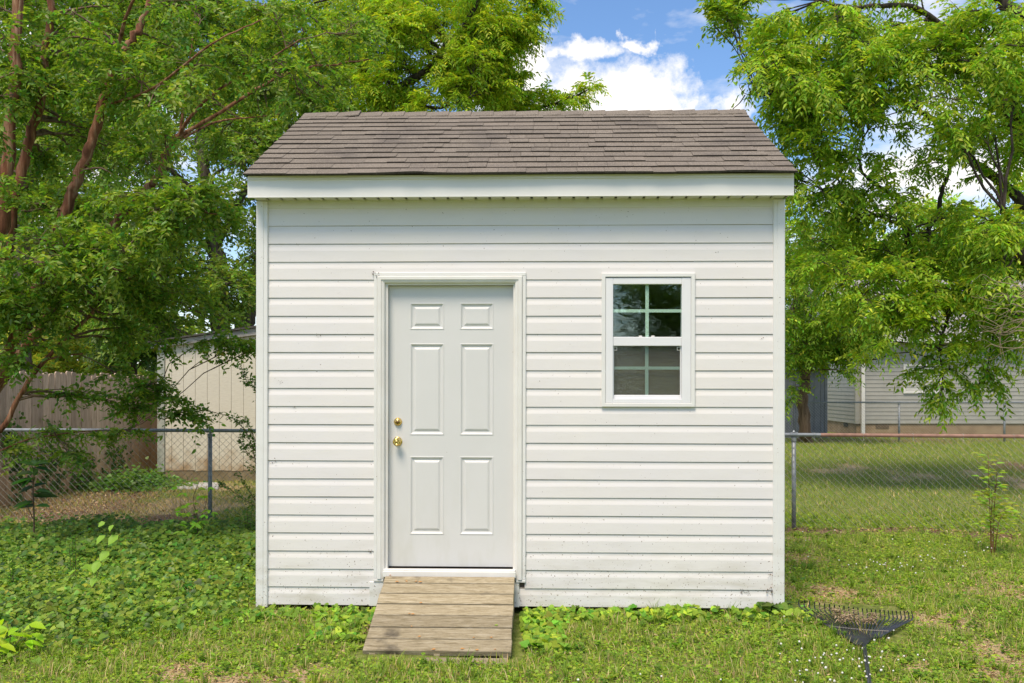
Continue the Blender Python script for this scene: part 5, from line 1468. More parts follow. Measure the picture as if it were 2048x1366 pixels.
# trees of the yard behind the photographer: the shed window mirrors them
for (x, y, h, R, lab) in ((3.6, -11, 7.5, 2.6, 'leafy yard tree behind the photographer, mirrored in the shed window'), (-5.5, -14, 8, 3.0, 'second leafy yard tree behind the photographer, farther left'), (9.5, -13, 8, 3.0, 'third leafy yard tree behind the photographer, farther right')):
    c_ = []
    for _ in range(26):
        v = RNG.normal(0, 1, 3); v /= np.linalg.norm(v)
        q = np.array([x, y, h*0.55]) + v*np.array([R, R, h*0.38])*RNG.random()**0.4
        c_.append((tuple(q), (0.9, 0.9, 0.7), 1.0))
    tree('yard_tree', lab, (x, y, 0.0), [([(x, y, 0), (x+0.1, y, h*0.3), (x-0.1, y, h*0.6)], 0.2, 0.08), ([(x, y, h*0.3), (x+R*0.6, y, h*0.6)], 0.08, 0.03), ([(x, y, h*0.3), (x-R*0.6, y, h*0.65)], 0.08, 0.03)], c_, M['bark_grey'], 'simple',
         0.22, 0.12, (0.05, 0.11, 0.02), (0.13, 0.20, 0.03), 1, nt=9, ns=4, sl=0.5, per=6, tw_r=0.015, block=False)

# bare twigs over the right end of the roof, and the dead tangle at the right edge belong to the big tree
ash = bpy.data.objects['ash_tree']
inv = np.array(ash.location)
dt = Tubes()
for pts in ([(1575, 180), (1558, 182), (1540, 188), (1522, 193), (1505, 190), (1490, 187), (1480, 176), (1480, 168)], [(1490, 190), (1480, 205), (1466, 218), (1460, 228)], [(1505, 190), (1498, 178), (1497, 168)],
            [(1525, 192), (1530, 205), (1525, 222), (1528, 240)]):
    pp = catmull([tuple(P(a, b_, 14.8)) for a, b_ in pts], 4)
    dt.add(pp-inv, np.linspace(0.010, 0.004, len(pp)), 4)
dt.obj('bare_twigs', M['bark_dark'], ash, kind='stuff')
dt = Tubes()
rt = random.Random(4)
for s_ in range(26):
    x, y = rt.uniform(1955, 2010), rt.uniform(560, 700)
    yd = rt.uniform(12.6, 13.2); pts = [tuple(P(2060, y-rt.uniform(-10, 20), yd))]
    cx_, cy_ = 2050, y
    for q in range(5):
        cx_ -= rt.uniform(8, 26); cy_ += rt.uniform(-14, 12); pts.append(tuple(P(cx_, cy_, yd)))
    pp = catmull(pts, 3); dt.add(pp-inv, np.linspace(0.006, 0.002, len(pp)), 3)
for pts in ([(2010, 640), (1998, 670), (2005, 700), (2010, 720), (2018, 740)], [(2005, 650), (2000, 690), (2006, 730)]):
    pp = catmull([tuple(P(a, b_, 12.8)) for a, b_ in pts], 4); dt.add(pp-inv, np.linspace(0.006, 0.003, len(pp)), 3)
dt.obj('dead_twigs', M['dead_twig'], ash, kind='stuff')

#PLANTS
# ------------------------------------------------------------------ lawn: blades, small broad leaves, clover, litter
def ramp_or_shed(x, y):
    rk_ = (x > 1.98+0.45*np.clip((7.25-y), 0, 1)) & (x < 2.86-0.40*np.clip((7.0-y), 0, 1)) & (y > 6.3) & (y < 7.25)
    onr = (x > -0.98) & (x < 0.06+0.02) & (y > 5.93) & (y < 7.0)
    ins = (x > -1.93) & (x < 2.06) & (y > 6.98) & (y < 10.2)
    return onr | ins | (rk_ & (RNG.random(np.shape(x)) < 0.95))
def scatter(n, x0, x1, y0, y1, ypow=1.0):
    x = RNG.uniform(x0, x1, n); u = RNG.random(n)**ypow; y = y0+(y1-y0)*u
    return x, y
def in_view(x, y, m_=0.35): return np.abs(x) < (y*1024/F + m_)
# image-space style weight of the broad-leaved ground cover zone at the left (world polygon)
def cover_zone(x, y):
    """1 inside the heart-leaf patch left of the white shed"""
    edge_r = -1.95 - 0.55*np.clip((7.4-y)/1.2, 0, 1.6) + 0.15*np.sin(y*3.1)
    near = 5.95 + 0.55*np.clip((x+4.2)/1.6, -0.3, 1.3)+0.08*np.sin(x*4)
    far = 10.75 + 0.2*np.sin(x*2.2)
    return 1/(1+np.exp(-(edge_r-x)*7)) * 1/(1+np.exp(-(y-near)*6)) * 1/(1+np.exp(-(far-y)*5))
def blades(name, n, area, hmin, hmax, w, seg3, keep, lab, cgreen=((0.055, 0.115, 0.015), (0.15, 0.22, 0.035)), straw_f=0.34, clump=0.6):
    x, y = scatter(n, *area)
    k = keep(x, y) & in_view(x, y) & ~ramp_or_shed(x, y)
    x, y = x[k], y[k]; n = len(x)
    # clumping
    cl_ = 0.5+0.5*np.sin(x*9.1+2*np.sin(y*5.3))*np.sin(y*8.3+1.7*np.sin(x*6.1))
    k = RNG.random(n) < (1-clump) + clump*cl_; x, y, cl_ = x[k], y[k], cl_[k]; n = len(x)
    z = gh(x, y)
    dry = patch(DRY, x, y); so = patch(SOIL, x, y)
    k = RNG.random(n) > np.where(y > 12, 0.55, 0.93)*np.maximum(dry, so*1.1); x, y, z, dry, cl_ = x[k], y[k], z[k], dry[k], cl_[k]; n = len(x)
    h = RNG.uniform(hmin, hmax, n)*(0.6+0.8*cl_)*(1-0.45*dry)
    lean = RNG.normal(0, 0.38, (n, 2))
    a = RNG.random(n)*math.pi*2
    wd = np.stack([np.cos(a), np.sin(a)*0.4, np.zeros(n)], 1)*w*RNG.uniform(0.6, 1.3, n)[:, None]
    p = np.stack([x, y, z-0.004], 1)
    tipv = np.stack([lean[:, 0]*h, lean[:, 1]*h, h], 1)
    mid = p + tipv*np.array([0.35, 0.35, 0.58]); tip = p + tipv
    t_ = RNG.random((n, 1)); c_ = np.array(cgreen[0])*(1-t_) + np.array(cgreen[1])*t_
    st_ = RNG.random(n) < straw_f + 0.65*dry
    c_[st_] = np.array([0.25, 0.23, 0.15])*RNG.uniform(0.6, 1.25, (st_.sum(), 1))
    c_ = jitcol(c_, n, 0.12, 0.06)
    if seg3:
        V = np.stack([p-wd/2, p+wd/2, mid+wd*0.4, mid-wd*0.4, tip], 1).reshape(-1, 3)
        f = np.array([[0, 1, 2], [0, 2, 3], [3, 2, 4]]); kk = 5
    else:
        V = np.stack([p-wd/2, p+wd/2, tip], 1).reshape(-1, 3); f = np.array([[0, 1, 2]]); kk = 3
    Fc = (np.arange(n)[:, None, None]*kk+f[None]).reshape(-1, 3)
    return V, Fc, np.repeat(c_, len(f), 0), n
def zone_keep(x, y): return RNG.random(len(x)) > cover_zone(x, y)*0.93
LV = Leaves()
V, Fc, C_, nb1 = blades('', 85000, (-3.4, 4.4, 4.9, 8.2), 0.022, 0.075, 0.0052, True, zone_keep, '')
LV.add(V, Fc, C_)
V, Fc, C_, nb2 = blades('', 90000, (-3.6, 6.2, 8.0, 12.2), 0.025, 0.075, 0.0065, False, zone_keep, '', straw_f=0.2)
LV.add(V, Fc, C_)
# taller tufts: clumps of long blades fanning from one root
def tufts(n, area, hmin, hmax, w, nb):
    cx_, cy_ = scatter(n, *area); k = zone_keep(cx_, cy_) & in_view(cx_, cy_) & ~ramp_or_shed(cx_, cy_); cx_, cy_ = cx_[k], cy_[k]; n = len(cx_)
    sz = RNG.uniform(0.5, 1.0, n)**1.3
    cx_ = np.repeat(cx_, nb); cy_ = np.repeat(cy_, nb); sz = np.repeat(sz, nb); N = len(cx_)
    a = RNG.random(N)*6.283; r_ = np.abs(RNG.normal(0, 0.018, N))
    x, y = cx_+np.cos(a)*r_, cy_+np.sin(a)*r_
    h = RNG.uniform(hmin, hmax, N)*sz; sp = RNG.uniform(0.1, 0.75, N)*h
    p = np.stack([x, y, gh(x, y)-0.004], 1)
    tv = np.stack([np.cos(a)*sp, np.sin(a)*sp, h*np.clip(1-sp/h*0.45, 0.3, 1)], 1)
    mid = p+tv*np.array([0.35, 0.35, 0.65]); tip = p+tv
    b_ = a+1.57+RNG.normal(0, .4, N); wd = np.stack([np.cos(b_), np.sin(b_)*0.5, np.zeros(N)], 1)*w*RNG.uniform(0.7, 1.4, N)[:, None]
    V = np.stack([p-wd/2, p+wd/2, mid+wd*0.42, mid-wd*0.42, tip], 1).reshape(-1, 3); f = np.array([[0, 1, 2], [0, 2, 3], [3, 2, 4]])
    t_ = np.repeat(RNG.random((n, 1)), nb, 0)*0.7+RNG.random((N, 1))*0.3
    c_ = np.array((0.035, 0.090, 0.012))*(1-t_)+np.array((0.12, 0.19, 0.028))*t_
    st_ = RNG.random(N) < 0.07; c_[st_] = (0.24, 0.22, 0.14)
    LV.add(V, (np.arange(N)[:, None, None]*5+f[None]).reshape(-1, 3), np.repeat(jitcol(c_, N, 0.14, 0.06), 3, 0))
tufts(420, (-3.4, 4.2, 5.0, 8.6), 0.06, 0.16, 0.0058, 22)
tufts(260, (-3.4, 6.0, 8.4, 12.0), 0.06, 0.13, 0.0075, 16)
g1 = LV.obj('grass', M['blade'], kind='stuff'); tag(g1, 'patchy uncut lawn grass around the white shed', 'grass')
LV = Leaves()
V, Fc, C_, _ = blades('', 120000, (2.5, 15.5, 11.5, 30), 0.03, 0.08, 0.014, False, lambda x, y: RNG.random(len(x)) < 1.0, '', straw_f=0.14, cgreen=((0.06, 0.12, 0.02), (0.14, 0.20, 0.04)))
LV.add(V, Fc, C_)
V, Fc, C_, _ = blades('', 45000, (-7.2, -1.5, 11.0, 17), 0.03, 0.08, 0.010, False, lambda x, y: (RNG.random(len(x)) < 1.0) & (x > fx(y)+0.05) & (y < 16.1), '', straw_f=0.42, cgreen=((0.07, 0.11, 0.02), (0.17, 0.20, 0.05)))
LV.add(V, Fc, C_)
g2 = LV.obj('grass', M['blade'], kind='stuff'); tag(g2, 'thinner grass of the yards beyond the near wire fence', 'grass')

def low_leaves(n, area, L0, L1, hmax, cols, keep, seg=2, ratio=0.85, tilt=0.5, fold=0.10, vr=1.0):
    x, y = scatter(n, *area); k = keep(x, y) & in_view(x, y) & ~ramp_or_shed(x, y); x, y = x[k], y[k]; n = len(x)
    p = np.stack([x, y, gh(x, y) + RNG.random(n)*hmax], 1)
    a = RNG.random(n)*2*math.pi; d = np.stack([np.cos(a), np.sin(a), RNG.normal(0, 0.2, n)], 1)
    nn = np.stack([RNG.normal(0, tilt, n), RNG.normal(-0.15, tilt, n), np.ones(n)], 1)
    L = RNG.uniform(L0, L1, n); t_ = RNG.random((n, 1)); c_ = np.array(cols[0])*(1-t_)+np.array(cols[1])*t_
    return leaves_geo(p, d, nn, L, L*ratio, jitcol(c_, n, 0.16, 0.08), seg, fold, 0.10)
LV = Leaves()
def lawn_keep(x, y):
    d_ = patch(DRY, x, y); s_ = patch(SOIL, x, y)
    pat = 0.5+0.5*np.sin(x*2.9+1.3*np.sin(y*3.7))*np.cos(y*2.3+1.1*np.sin(x*4.1))
    return (RNG.random(len(x)) < (0.45+0.55*pat)*(1-0.92*np.maximum(d_, s_)))
LV.add(*low_leaves(120000, (-3.4, 4.4, 4.9, 8.4), 0.012, 0.028, 0.028, ((0.07, 0.15, 0.018), (0.17, 0.27, 0.035)), lawn_keep))
LV.add(*low_leaves(90000, (-3.4, 6.2, 8.0, 12), 0.016, 0.034, 0.03, ((0.07, 0.14, 0.02), (0.16, 0.24, 0.035)), lawn_keep, seg=1))
# flat rosettes of plantain and dandelion, and clover clumps
def rosettes(n, area, L0, L1, nl, ratio, c0, c1, hmax):
    cx_, cy_ = scatter(n, *area); k = zone_keep(cx_, cy_) & in_view(cx_, cy_) & ~ramp_or_shed(cx_, cy_); cx_, cy_ = cx_[k], cy_[k]; n = len(cx_)
    sz = np.repeat(RNG.uniform(0.6, 1.1, n), nl); x = np.repeat(cx_, nl); y = np.repeat(cy_, nl); N = len(x)
    a = RNG.random(N)*6.283; r_ = RNG.uniform(0, 0.3, N)*L1
    p = np.stack([x+np.cos(a)*r_, y+np.sin(a)*r_, gh(x, y)+0.004+RNG.random(N)*hmax], 1)
    d = np.stack([np.cos(a), np.sin(a), RNG.uniform(0.0, 0.6, N)], 1); nn = np.stack([-np.cos(a)*.3, -np.sin(a)*.3, np.ones(N)], 1)+RNG.normal(0, .2, (N, 3))
    t_ = np.repeat(RNG.random((n, 1)), nl, 0); c_ = np.array(c0)*(1-t_)+np.array(c1)*t_
    L = RNG.uniform(L0, L1, N)*sz
    LV.add(*leaves_geo(p, d, nn, L, L*ratio, jitcol(c_, N, 0.15, 0.07), 2, 0.1, 0.15))
rosettes(260, (-3.3, 4.2, 5.0, 8.6), 0.045, 0.085, 7, 0.36, (0.06, 0.13, 0.018), (0.14, 0.22, 0.03), 0.02)
rosettes(900, (-3.3, 4.2, 5.0, 8.6), 0.018, 0.032, 16, 0.85, (0.05, 0.12, 0.018), (0.15, 0.25, 0.03), 0.045)
rosettes(500, (-3.3, 6.0, 8.4, 12.0), 0.022, 0.040, 14, 0.8, (0.06, 0.12, 0.018), (0.15, 0.24, 0.03), 0.05)
gc = LV.obj('clover_leaves', M['leaf_bright'], kind='stuff'); tag(gc, 'small clover and creeping leaves mixed through the lawn', 'ground cover')
# heart-leaf patch
def heart_geo(p, d, n, L, col):
    d = unit(d); w = unit(np.cross(n, d)); n = unit(np.cross(d, w)); L = L[:, None]
    t_ = [(0.0, 0.0, 0.02), (-0.12, 0.30, 0.05), (0.12, 0.52, 0.06), (0.45, 0.44, 0.03), (0.78, 0.20, -0.05), (1.0, 0.0, -0.14)]
    pts = [p + d*L*a + w*L*b_ + n*L*c_ for a, b_, c_ in t_]
    pts += [p + d*L*a - w*L*b_ + n*L*c_ for a, b_, c_ in t_[1:5]]
    V = np.stack(pts, 1)
    f = np.array([[0, 2, 1], [0, 3, 2], [0, 4, 3], [0, 5, 4], [0, 6, 7], [0, 7, 8], [0, 8, 9], [0, 9, 5]])
    N = len(p); Fc = (np.arange(N)[:, None, None]*10+f[None]).reshape(-1, 3)
    return V.reshape(-1, 3), Fc, np.repeat(col, 8, 0)
def hearts(n, area, L0, L1, h0, h1, cols, keep):
    x, y = scatter(n, *area); k = keep(x, y) & in_view(x, y, 0.5) & ~ramp_or_shed(x, y); x, y = x[k], y[k]; n = len(x)
    lump_ = 0.5+0.5*np.sin(x*4.1+y*1.3)*np.sin(y*3.3-x)
    p = np.stack([x, y, gh(x, y) + h0 + (h1-h0)*RNG.random(n)*(0.5+lump_*0.6)], 1)
    a = RNG.normal(-math.pi/2, 1.1, n); d = np.stack([np.cos(a), np.sin(a), RNG.normal(-0.25, 0.2, n)], 1)
    nn = np.stack([RNG.normal(0, 0.35, n), RNG.normal(-0.35, 0.35, n), np.ones(n)], 1)
    t_ = RNG.random((n, 1)); c_ = np.array(cols[0])*(1-t_)+np.array(cols[1])*t_
    return heart_geo(p, d, nn, RNG.uniform(0, 1, n)**1.4*(L1-L0)+L0, jitcol(c_, n, 0.24, 0.12))
LV = Leaves()
cz = lambda x, y: RNG.random(len(x)) < cover_zone(x, y)
LV.add(*hearts(34000, (-6.0, -1.6, 5.6, 10.9), 0.022, 0.060, 0.0, 0.13, ((0.030, 0.078, 0.015), (0.125, 0.215, 0.035)), cz))
LV.add(*low_leaves(30000, (-6.0, -1.6, 5.5, 10.9), 0.015, 0.035, 0.10, ((0.05, 0.11, 0.018), (0.15, 0.24, 0.035)), lambda x, y: RNG.random(len(x)) < cover_zone(x, y)*(0.3+0.7*(np.sin(x*3.3+y)*np.sin(y*2.7) > -0.2)), tilt=0.8))
LV.add(*hearts(9000, (-6.2, -1.6, 8.6, 11.1), 0.03, 0.06, 0.02, 0.20, ((0.035, 0.085, 0.016), (0.08, 0.15, 0.025)), cz))
hl = LV.obj('ground_cover', M['leaf'], kind='stuff'); tag(hl, 'dense heart-leaved ground cover in the shade left of the white shed', 'ground cover')
# ivy and violets along the foot of the shed
LV = Leaves()
edge = lambda x, y: (RNG.random(len(x)) < np.exp(-((y-6.86)/0.12)**2)*(0.35+0.65*(np.sin(x*5.3)*np.sin(x*2.1+1) > -0.45)))
LV.add(*hearts(3200, (-1.95, 2.15, 6.5, 7.1), 0.030, 0.062, 0.01, 0.080, ((0.05, 0.12, 0.018), (0.17, 0.29, 0.035)), lambda x, y: edge(x, y)))
LV.add(*hearts(160, (1.78, 1.98, 6.88, 6.99), 0.045, 0.07, 0.02, 0.12, ((0.03, 0.07, 0.012), (0.06, 0.12, 0.02)), lambda x, y: y > 0))
LV.add(*hearts(500, (0.05, 0.35, 6.15, 7.0), 0.035, 0.06, 0.005, 0.07, ((0.06, 0.14, 0.018), (0.17, 0.28, 0.035)), lambda x, y: y > 0))
LV.add(*hearts(220, (-1.35, -0.98, 6.3, 6.95), 0.035, 0.06, 0.005, 0.06, ((0.06, 0.14, 0.018), (0.16, 0.27, 0.035)), lambda x, y: y > 0))
ev = LV.obj('ivy', M['leaf_bright'], kind='stuff'); tag(ev, 'heart-shaped ivy and violet leaves along the foot of the white shed', 'ivy')
# clover flowers
def ico(c_, r_, V, Fc):
    n0 = len(V); ph = (1+5**.5)/2
    vv = [(-1, ph, 0), (1, ph, 0), (-1, -ph, 0), (1, -ph, 0), (0, -1, ph), (0, 1, ph), (0, -1, -ph), (0, 1, -ph), (ph, 0, -1), (ph, 0, 1), (-ph, 0, -1), (-ph, 0, 1)]
    ff = [(0,11,5),(0,5,1),(0,1,7),(0,7,10),(0,10,11),(1,5,9),(5,11,4),(11,10,2),(10,7,6),(7,1,8),(3,9,4),(3,4,2),(3,2,6),(3,6,8),(3,8,9),(4,9,5),(2,4,11),(6,2,10),(8,6,7),(9,8,1)]
    for v in vv:
        k_ = r_/1.9*random.uniform(0.8, 1.2); V.append((c_[0]+v[0]*k_, c_[1]+v[1]*k_, c_[2]+v[2]*k_))
    Fc += [tuple(i+n0 for i in f) for f in ff]
V = []; Fc = []; stems = Tubes()
fl = []
for (cx_, cy_, sx, sy, n) in ((1700, 1300, 60, 22, 34), (1720, 1275, 80, 20, 16), (1780, 1122, 60, 14, 34), (1920, 1095, 60, 12, 16), (1560, 1305, 60, 20, 7), (1300, 1330, 200, 20, 7), (900, 1342, 180, 12, 4), (1950, 1330, 80, 22, 5), (1700, 1060, 160, 20, 10)):
    for _ in range(n):
        px, py = random.gauss(cx_, sx), random.gauss(cy_, sy)
        if py < 1030 or py > 1364: continue
        fl.append(G(px, py, 0.08))
for x, y in fl:
    if abs(x-0.06) < 2.1 and y > 6.95: continue
    h = random.uniform(0.045, 0.09); z = float(gh(x, y)); r_ = random.uniform(0.005, 0.0085)
    ico((x, y, z+h), r_, V, Fc); stems.add(np.array([(x, y, z), (x+random.uniform(-.01, .01), y, z+h*0.5), (x, y, z+h-0.004)]), [0.0012]*3, 3)
cf = empty('clover_flowers', (0, 0, 0), 'white clover blossoms dotted over the lawn by the rake', 'clover')
raw_obj('blossoms', np.array(V), np.array(Fc), M['petal'], cf, kind='stuff')
stems.obj('stems', simple('pale_green_stem', [(0.3, (0.10, 0.18, 0.03)), (0.7, (0.16, 0.25, 0.05))], 20, 0.7, 0), cf, kind='stuff')
# dry litter
LV = Leaves()
def lit(n, area, keep, L0=0.015, L1=0.04, ca=(0.07, 0.045, 0.028), cb=(0.24, 0.21, 0.16)):
    x, y = scatter(n, *area); k = keep(x, y) & in_view(x, y) & ~ramp_or_shed(x, y); x, y = x[k], y[k]; n = len(x)
    p = np.stack([x, y, gh(x, y)+0.004+RNG.random(n)*0.02], 1); a = RNG.random(n)*2*math.pi
    d = np.stack([np.cos(a), np.sin(a), RNG.normal(0, 0.25, n)], 1); nn = np.stack([RNG.normal(0, .5, n), RNG.normal(0, .5, n), np.ones(n)], 1)
    t_ = RNG.random((n, 1)); c_ = np.array(ca)*(1-t_)+np.array(cb)*t_
    L = RNG.uniform(L0, L1, n); LV.add(*leaves_geo(p, d, nn, L, L*(0.55 if ca[0] < 0.1 else 0.22), jitcol(c_, n, 0.2, 0.05), 1, 0.25, 0.3))
lit(26000, (-7, 6.2, 9.0, 15.5), lambda x, y: (RNG.random(len(x)) < patch(SOIL, x, y)) & (x > fx(y)+0.05), 0.02, 0.055)
lit(16000, (-3.2, 4.4, 5, 9.5), lambda x, y: (RNG.random(len(x)) < np.maximum(0.30, 0.5*patch(SOIL, x, y))) & (cover_zone(x, y) < 0.5), 0.012, 0.03)
lit(50000, (-3.2, 4.6, 5, 9.5), lambda x, y: (RNG.random(len(x)) < patch(DRY, x, y)), 0.012, 0.05, (0.13, 0.105, 0.07), (0.27, 0.25, 0.19))
li = LV.obj('leaf_litter', M['litter'], kind='stuff'); tag(li, 'fallen brown leaves and straw scattered on the bare ground', 'leaf litter')

# ------------------------------------------------------------------ single plants
def plant(name, label, cat, px, py, z0, stems_, leaves_, mat=None, stem_mat=None, group=None):
    """stems_: list of point lists in metres around the base; leaves_: (p, dir, L, W, colour) lists"""
    x, y = G(px, py, z0); root = empty(name, (x, y, float(gh(x, y))), label, cat, group)
    tb = Tubes()
    for pts, r0, r1 in stems_:
        pp = catmull(pts, 4) if len(pts) > 2 else np.array(pts, float)
        tb.add(pp, np.linspace(r0, r1, len(pp)), 5)
    tb.obj('stem', stem_mat or M['twig'], root)
    if leaves_:
        p = np.array([l[0] for l in leaves_], float); d = np.array([l[1] for l in leaves_], float)
        L = np.array([l[2] for l in leaves_], float); W = np.array([l[3] for l in leaves_], float); c_ = np.array([l[4] for l in leaves_], float)
        nn = np.tile([0, -0.35, 1.0], (len(p), 1)) + RNG.normal(0, 0.25, (len(p), 3))
        LV = Leaves(); LV.add(*leaves_geo(p, d, nn, L, W, c_, 2, 0.10, 0.22)); LV.obj('leaves', mat or M['leaf'], root, kind='stuff')
    return root
# big-leaved dark plant (pokeweed-like), left
lv = []
rp_ = random.Random(9)
for h in np.linspace(0.42, 0.80, 9):
    for q in range(2):
        a = rp_.random()*2*math.pi
        lv.append(((0.01, 0, h), (math.cos(a), math.sin(a)*0.6, 0.25-0.5*rp_.random()), rp_.uniform(0.15, 0.26), rp_.uniform(0.075, 0.11), (0.035*rp_.uniform(.8, 1.5), 0.10*rp_.uniform(.8, 1.3), 0.022)))
for a in np.linspace(0, 6.2, 7): lv.append(((0.02, 0, 0.82), (math.cos(a), math.sin(a)*0.6, 0.4), 0.15, 0.07, (0.05, 0.13, 0.025)))
plant('broadleaf_weed', 'tall dark weed with big oval leaves standing before the wooden fence', 'plant', 66, 1100, 0.0, [([(0, 0, 0), (0.01, 0, 0.3), (0.0, 0, 0.6), (0.02, 0, 0.82)], 0.010, 0.005), ([(0, 0, 0.3), (-0.09, 0, 0.5), (-0.12, 0, 0.6)], 0.005, 0.003)], lv)
# bright maple-like seedling by the fence post
lv = []
for i in range(34):
    h = rp_.uniform(0.12, 0.62); a = rp_.random()*6.28
    p0 = (rp_.uniform(-0.18, 0.14), rp_.uniform(-0.1, 0.1), h)
    for da in (-0.9, 0, 0.9):
        lv.append((p0, (math.cos(a+da), math.sin(a+da)*0.6, -0.15), rp_.uniform(0.05, 0.09), rp_.uniform(0.03, 0.045), (0.24*rp_.uniform(.8, 1.3), 0.46*rp_.uniform(.8, 1.2), 0.04)))
plant('maple_seedling', 'bright green seedling with lobed leaves at the foot of the left fence post', 'plant', 392, 1090, 0.0, [([(0, 0, 0), (0.02, 0, 0.25), (-0.03, 0, 0.45), (0.03, 0, 0.64)], 0.006, 0.003), ([(0, 0, 0.1), (-0.1, 0, 0.3), (-0.16, 0, 0.42)], 0.004, 0.002), ([(0, 0, 0.2), (0.08, 0, 0.35), (0.12, 0, 0.5)], 0.004, 0.002)], lv, M['leaf_bright'])
# dry straw tuft
st = []
for i in range(26):
    dx = rp_.gauss(0, 0.04); st.append(([(dx*0.4, rp_.gauss(0, .02), 0), (dx, 0, rp_.uniform(.15, .25)), (dx*1.5+rp_.gauss(0, .02), 0, rp_.uniform(.25, .46))], 0.0032, 0.0012))
plant('dry_grass_tuft', 'upright tuft of straw-coloured dry grass left of the wire fence post', 'plant', 358, 1062, 0.0, st, [], stem_mat=simple('straw_stalk', [(0.3, (0.42, 0.27, 0.11)), (0.7, (0.62, 0.44, 0.22))], 20, 0.8, 0))
# heart-leaved climber leaning up out of the ground cover
lv = []
for (a, b_, L) in ((0.02, 0.50, .09), (0.05, 0.38, .10), (-0.12, 0.28, .09), (-0.02, 0.30, .10), (0.12, 0.50, .10), (-0.20, 0.24, .07), (0.02, 0.60, .06), (0.08, 0.58, .06), (-.05, .18, .08)):
    lv.append(((a, 0, b_), (rp_.uniform(-1, 1), -0.6, -0.5), L, L*0.9, (0.30, 0.50, 0.06)))
plant('climbing_vine', 'slender twining vine with a few bright heart leaves rising from the ground cover', 'plant', 205, 1200, 0.0, [([(-0.1, 0, 0), (-0.04, 0, 0.2), (0.02, 0, 0.38), (0.10, 0, 0.62)], 0.003, 0.0015)], lv, M['leaf_bright'])
# feathery weeds
for (px, py, h, lab) in ((150, 1165, 0.42, 'upright feathery weed among the ground cover, taller one near the big-leaved weed'), (28, 1185, 0.30, 'short feathery weed at the left edge of the ground cover'), (515-18, 1075, 0.34, 'thin upright weed beside the left corner of the white shed')):
    lv = []; st = []
    for s_ in range(3):
        dx = rp_.uniform(-0.05, 0.05); hh = h*rp_.uniform(0.75, 1)
        st.append(([(dx*0.3, 0, 0), (dx, 0, hh*0.6), (dx*1.2, 0, hh)], 0.003, 0.0015))
        for q in range(46):
            z = hh*rp_.uniform(0.15, 1); a = rp_.random()*6.28
            lv.append(((dx, 0, z), (math.cos(a), math.sin(a), 0.7), rp_.uniform(0.02, 0.04), 0.012, (0.16, 0.32, 0.05)))
    plant('upright_weed', lab, 'plant', px, py, 0.0, st, lv, M['leaf_bright'])
# bright broad leaves at the lower left corner
lv = []
for i in range(26):
    a = rp_.random()*6.28
    lv.append(((rp_.uniform(-0.18, 0.14), rp_.uniform(-0.12, 0.12), rp_.uniform(0.06, 0.22)), (math.cos(a), math.sin(a)-0.4, -0.1), rp_.uniform(0.09, 0.14), rp_.uniform(0.05, 0.075), (0.40*rp_.uniform(.8, 1.2), 0.60*rp_.uniform(.85, 1.15), 0.03)))
plant('broadleaf_weed', 'low weed with glowing yellow-green oval leaves at the lower left corner', 'plant', 14, 1290, 0.0, [([(0, 0, 0), (0.02, 0, 0.1), (0.0, 0, 0.2)], 0.004, 0.002), ([(0, 0, 0), (-0.1, 0, 0.12)], 0.003, 0.002), ([(0, 0, 0), (0.1, 0, 0.12)], 0.003, 0.002)], lv, M['leaf_bright'])
# sapling at the right, in front of the fence
st = []; lv = []
for s_, (dx, h) in enumerate(((-0.03, 0.98), (0.03, 0.82), (0.0, 0.70), (0.08, 0.5))):
    tip = dx*2.2 + rp_.uniform(-0.03, 0.05)
    st.append(([(dx*0.3, 0, 0), (dx*0.6, 0, h*0.4), (dx, 0, h*0.7), (tip, 0, h)], 0.005, 0.002))
    for q in range(52):
        u = rp_.uniform(0.38, 1.0); a = rp_.random()*6.28; rad_ = rp_.uniform(0.0, 0.17)*(1.15-u*0.75)
        lv.append(((dx*u+tip*(u**3)*0.5+math.cos(a)*rad_, math.sin(a)*rad_, h*u), (math.cos(a), math.sin(a), 0.25), rp_.uniform(0.055, 0.09), rp_.uniform(0.028, 0.042), (0.38*rp_.uniform(.7, 1.3), 0.50*rp_.uniform(.8, 1.2), 0.06)))
    for q in range(3):
        z = h*(0.45+0.17*q); sg = rp_.choice((-1, 1)); st.append(([(dx*0.7, 0, z), (dx+sg*0.08, 0.02, z+0.05), (dx+sg*0.16, 0.03, z+0.07)], 0.0025, 0.001))
plant('sapling', 'young sapling with reddish stems and yellow-green leaves before the right wire fence', 'sapling', 1984, 1107, 0.0, st, lv, M['leaf_bright'], stem_mat=M['bark_red'])
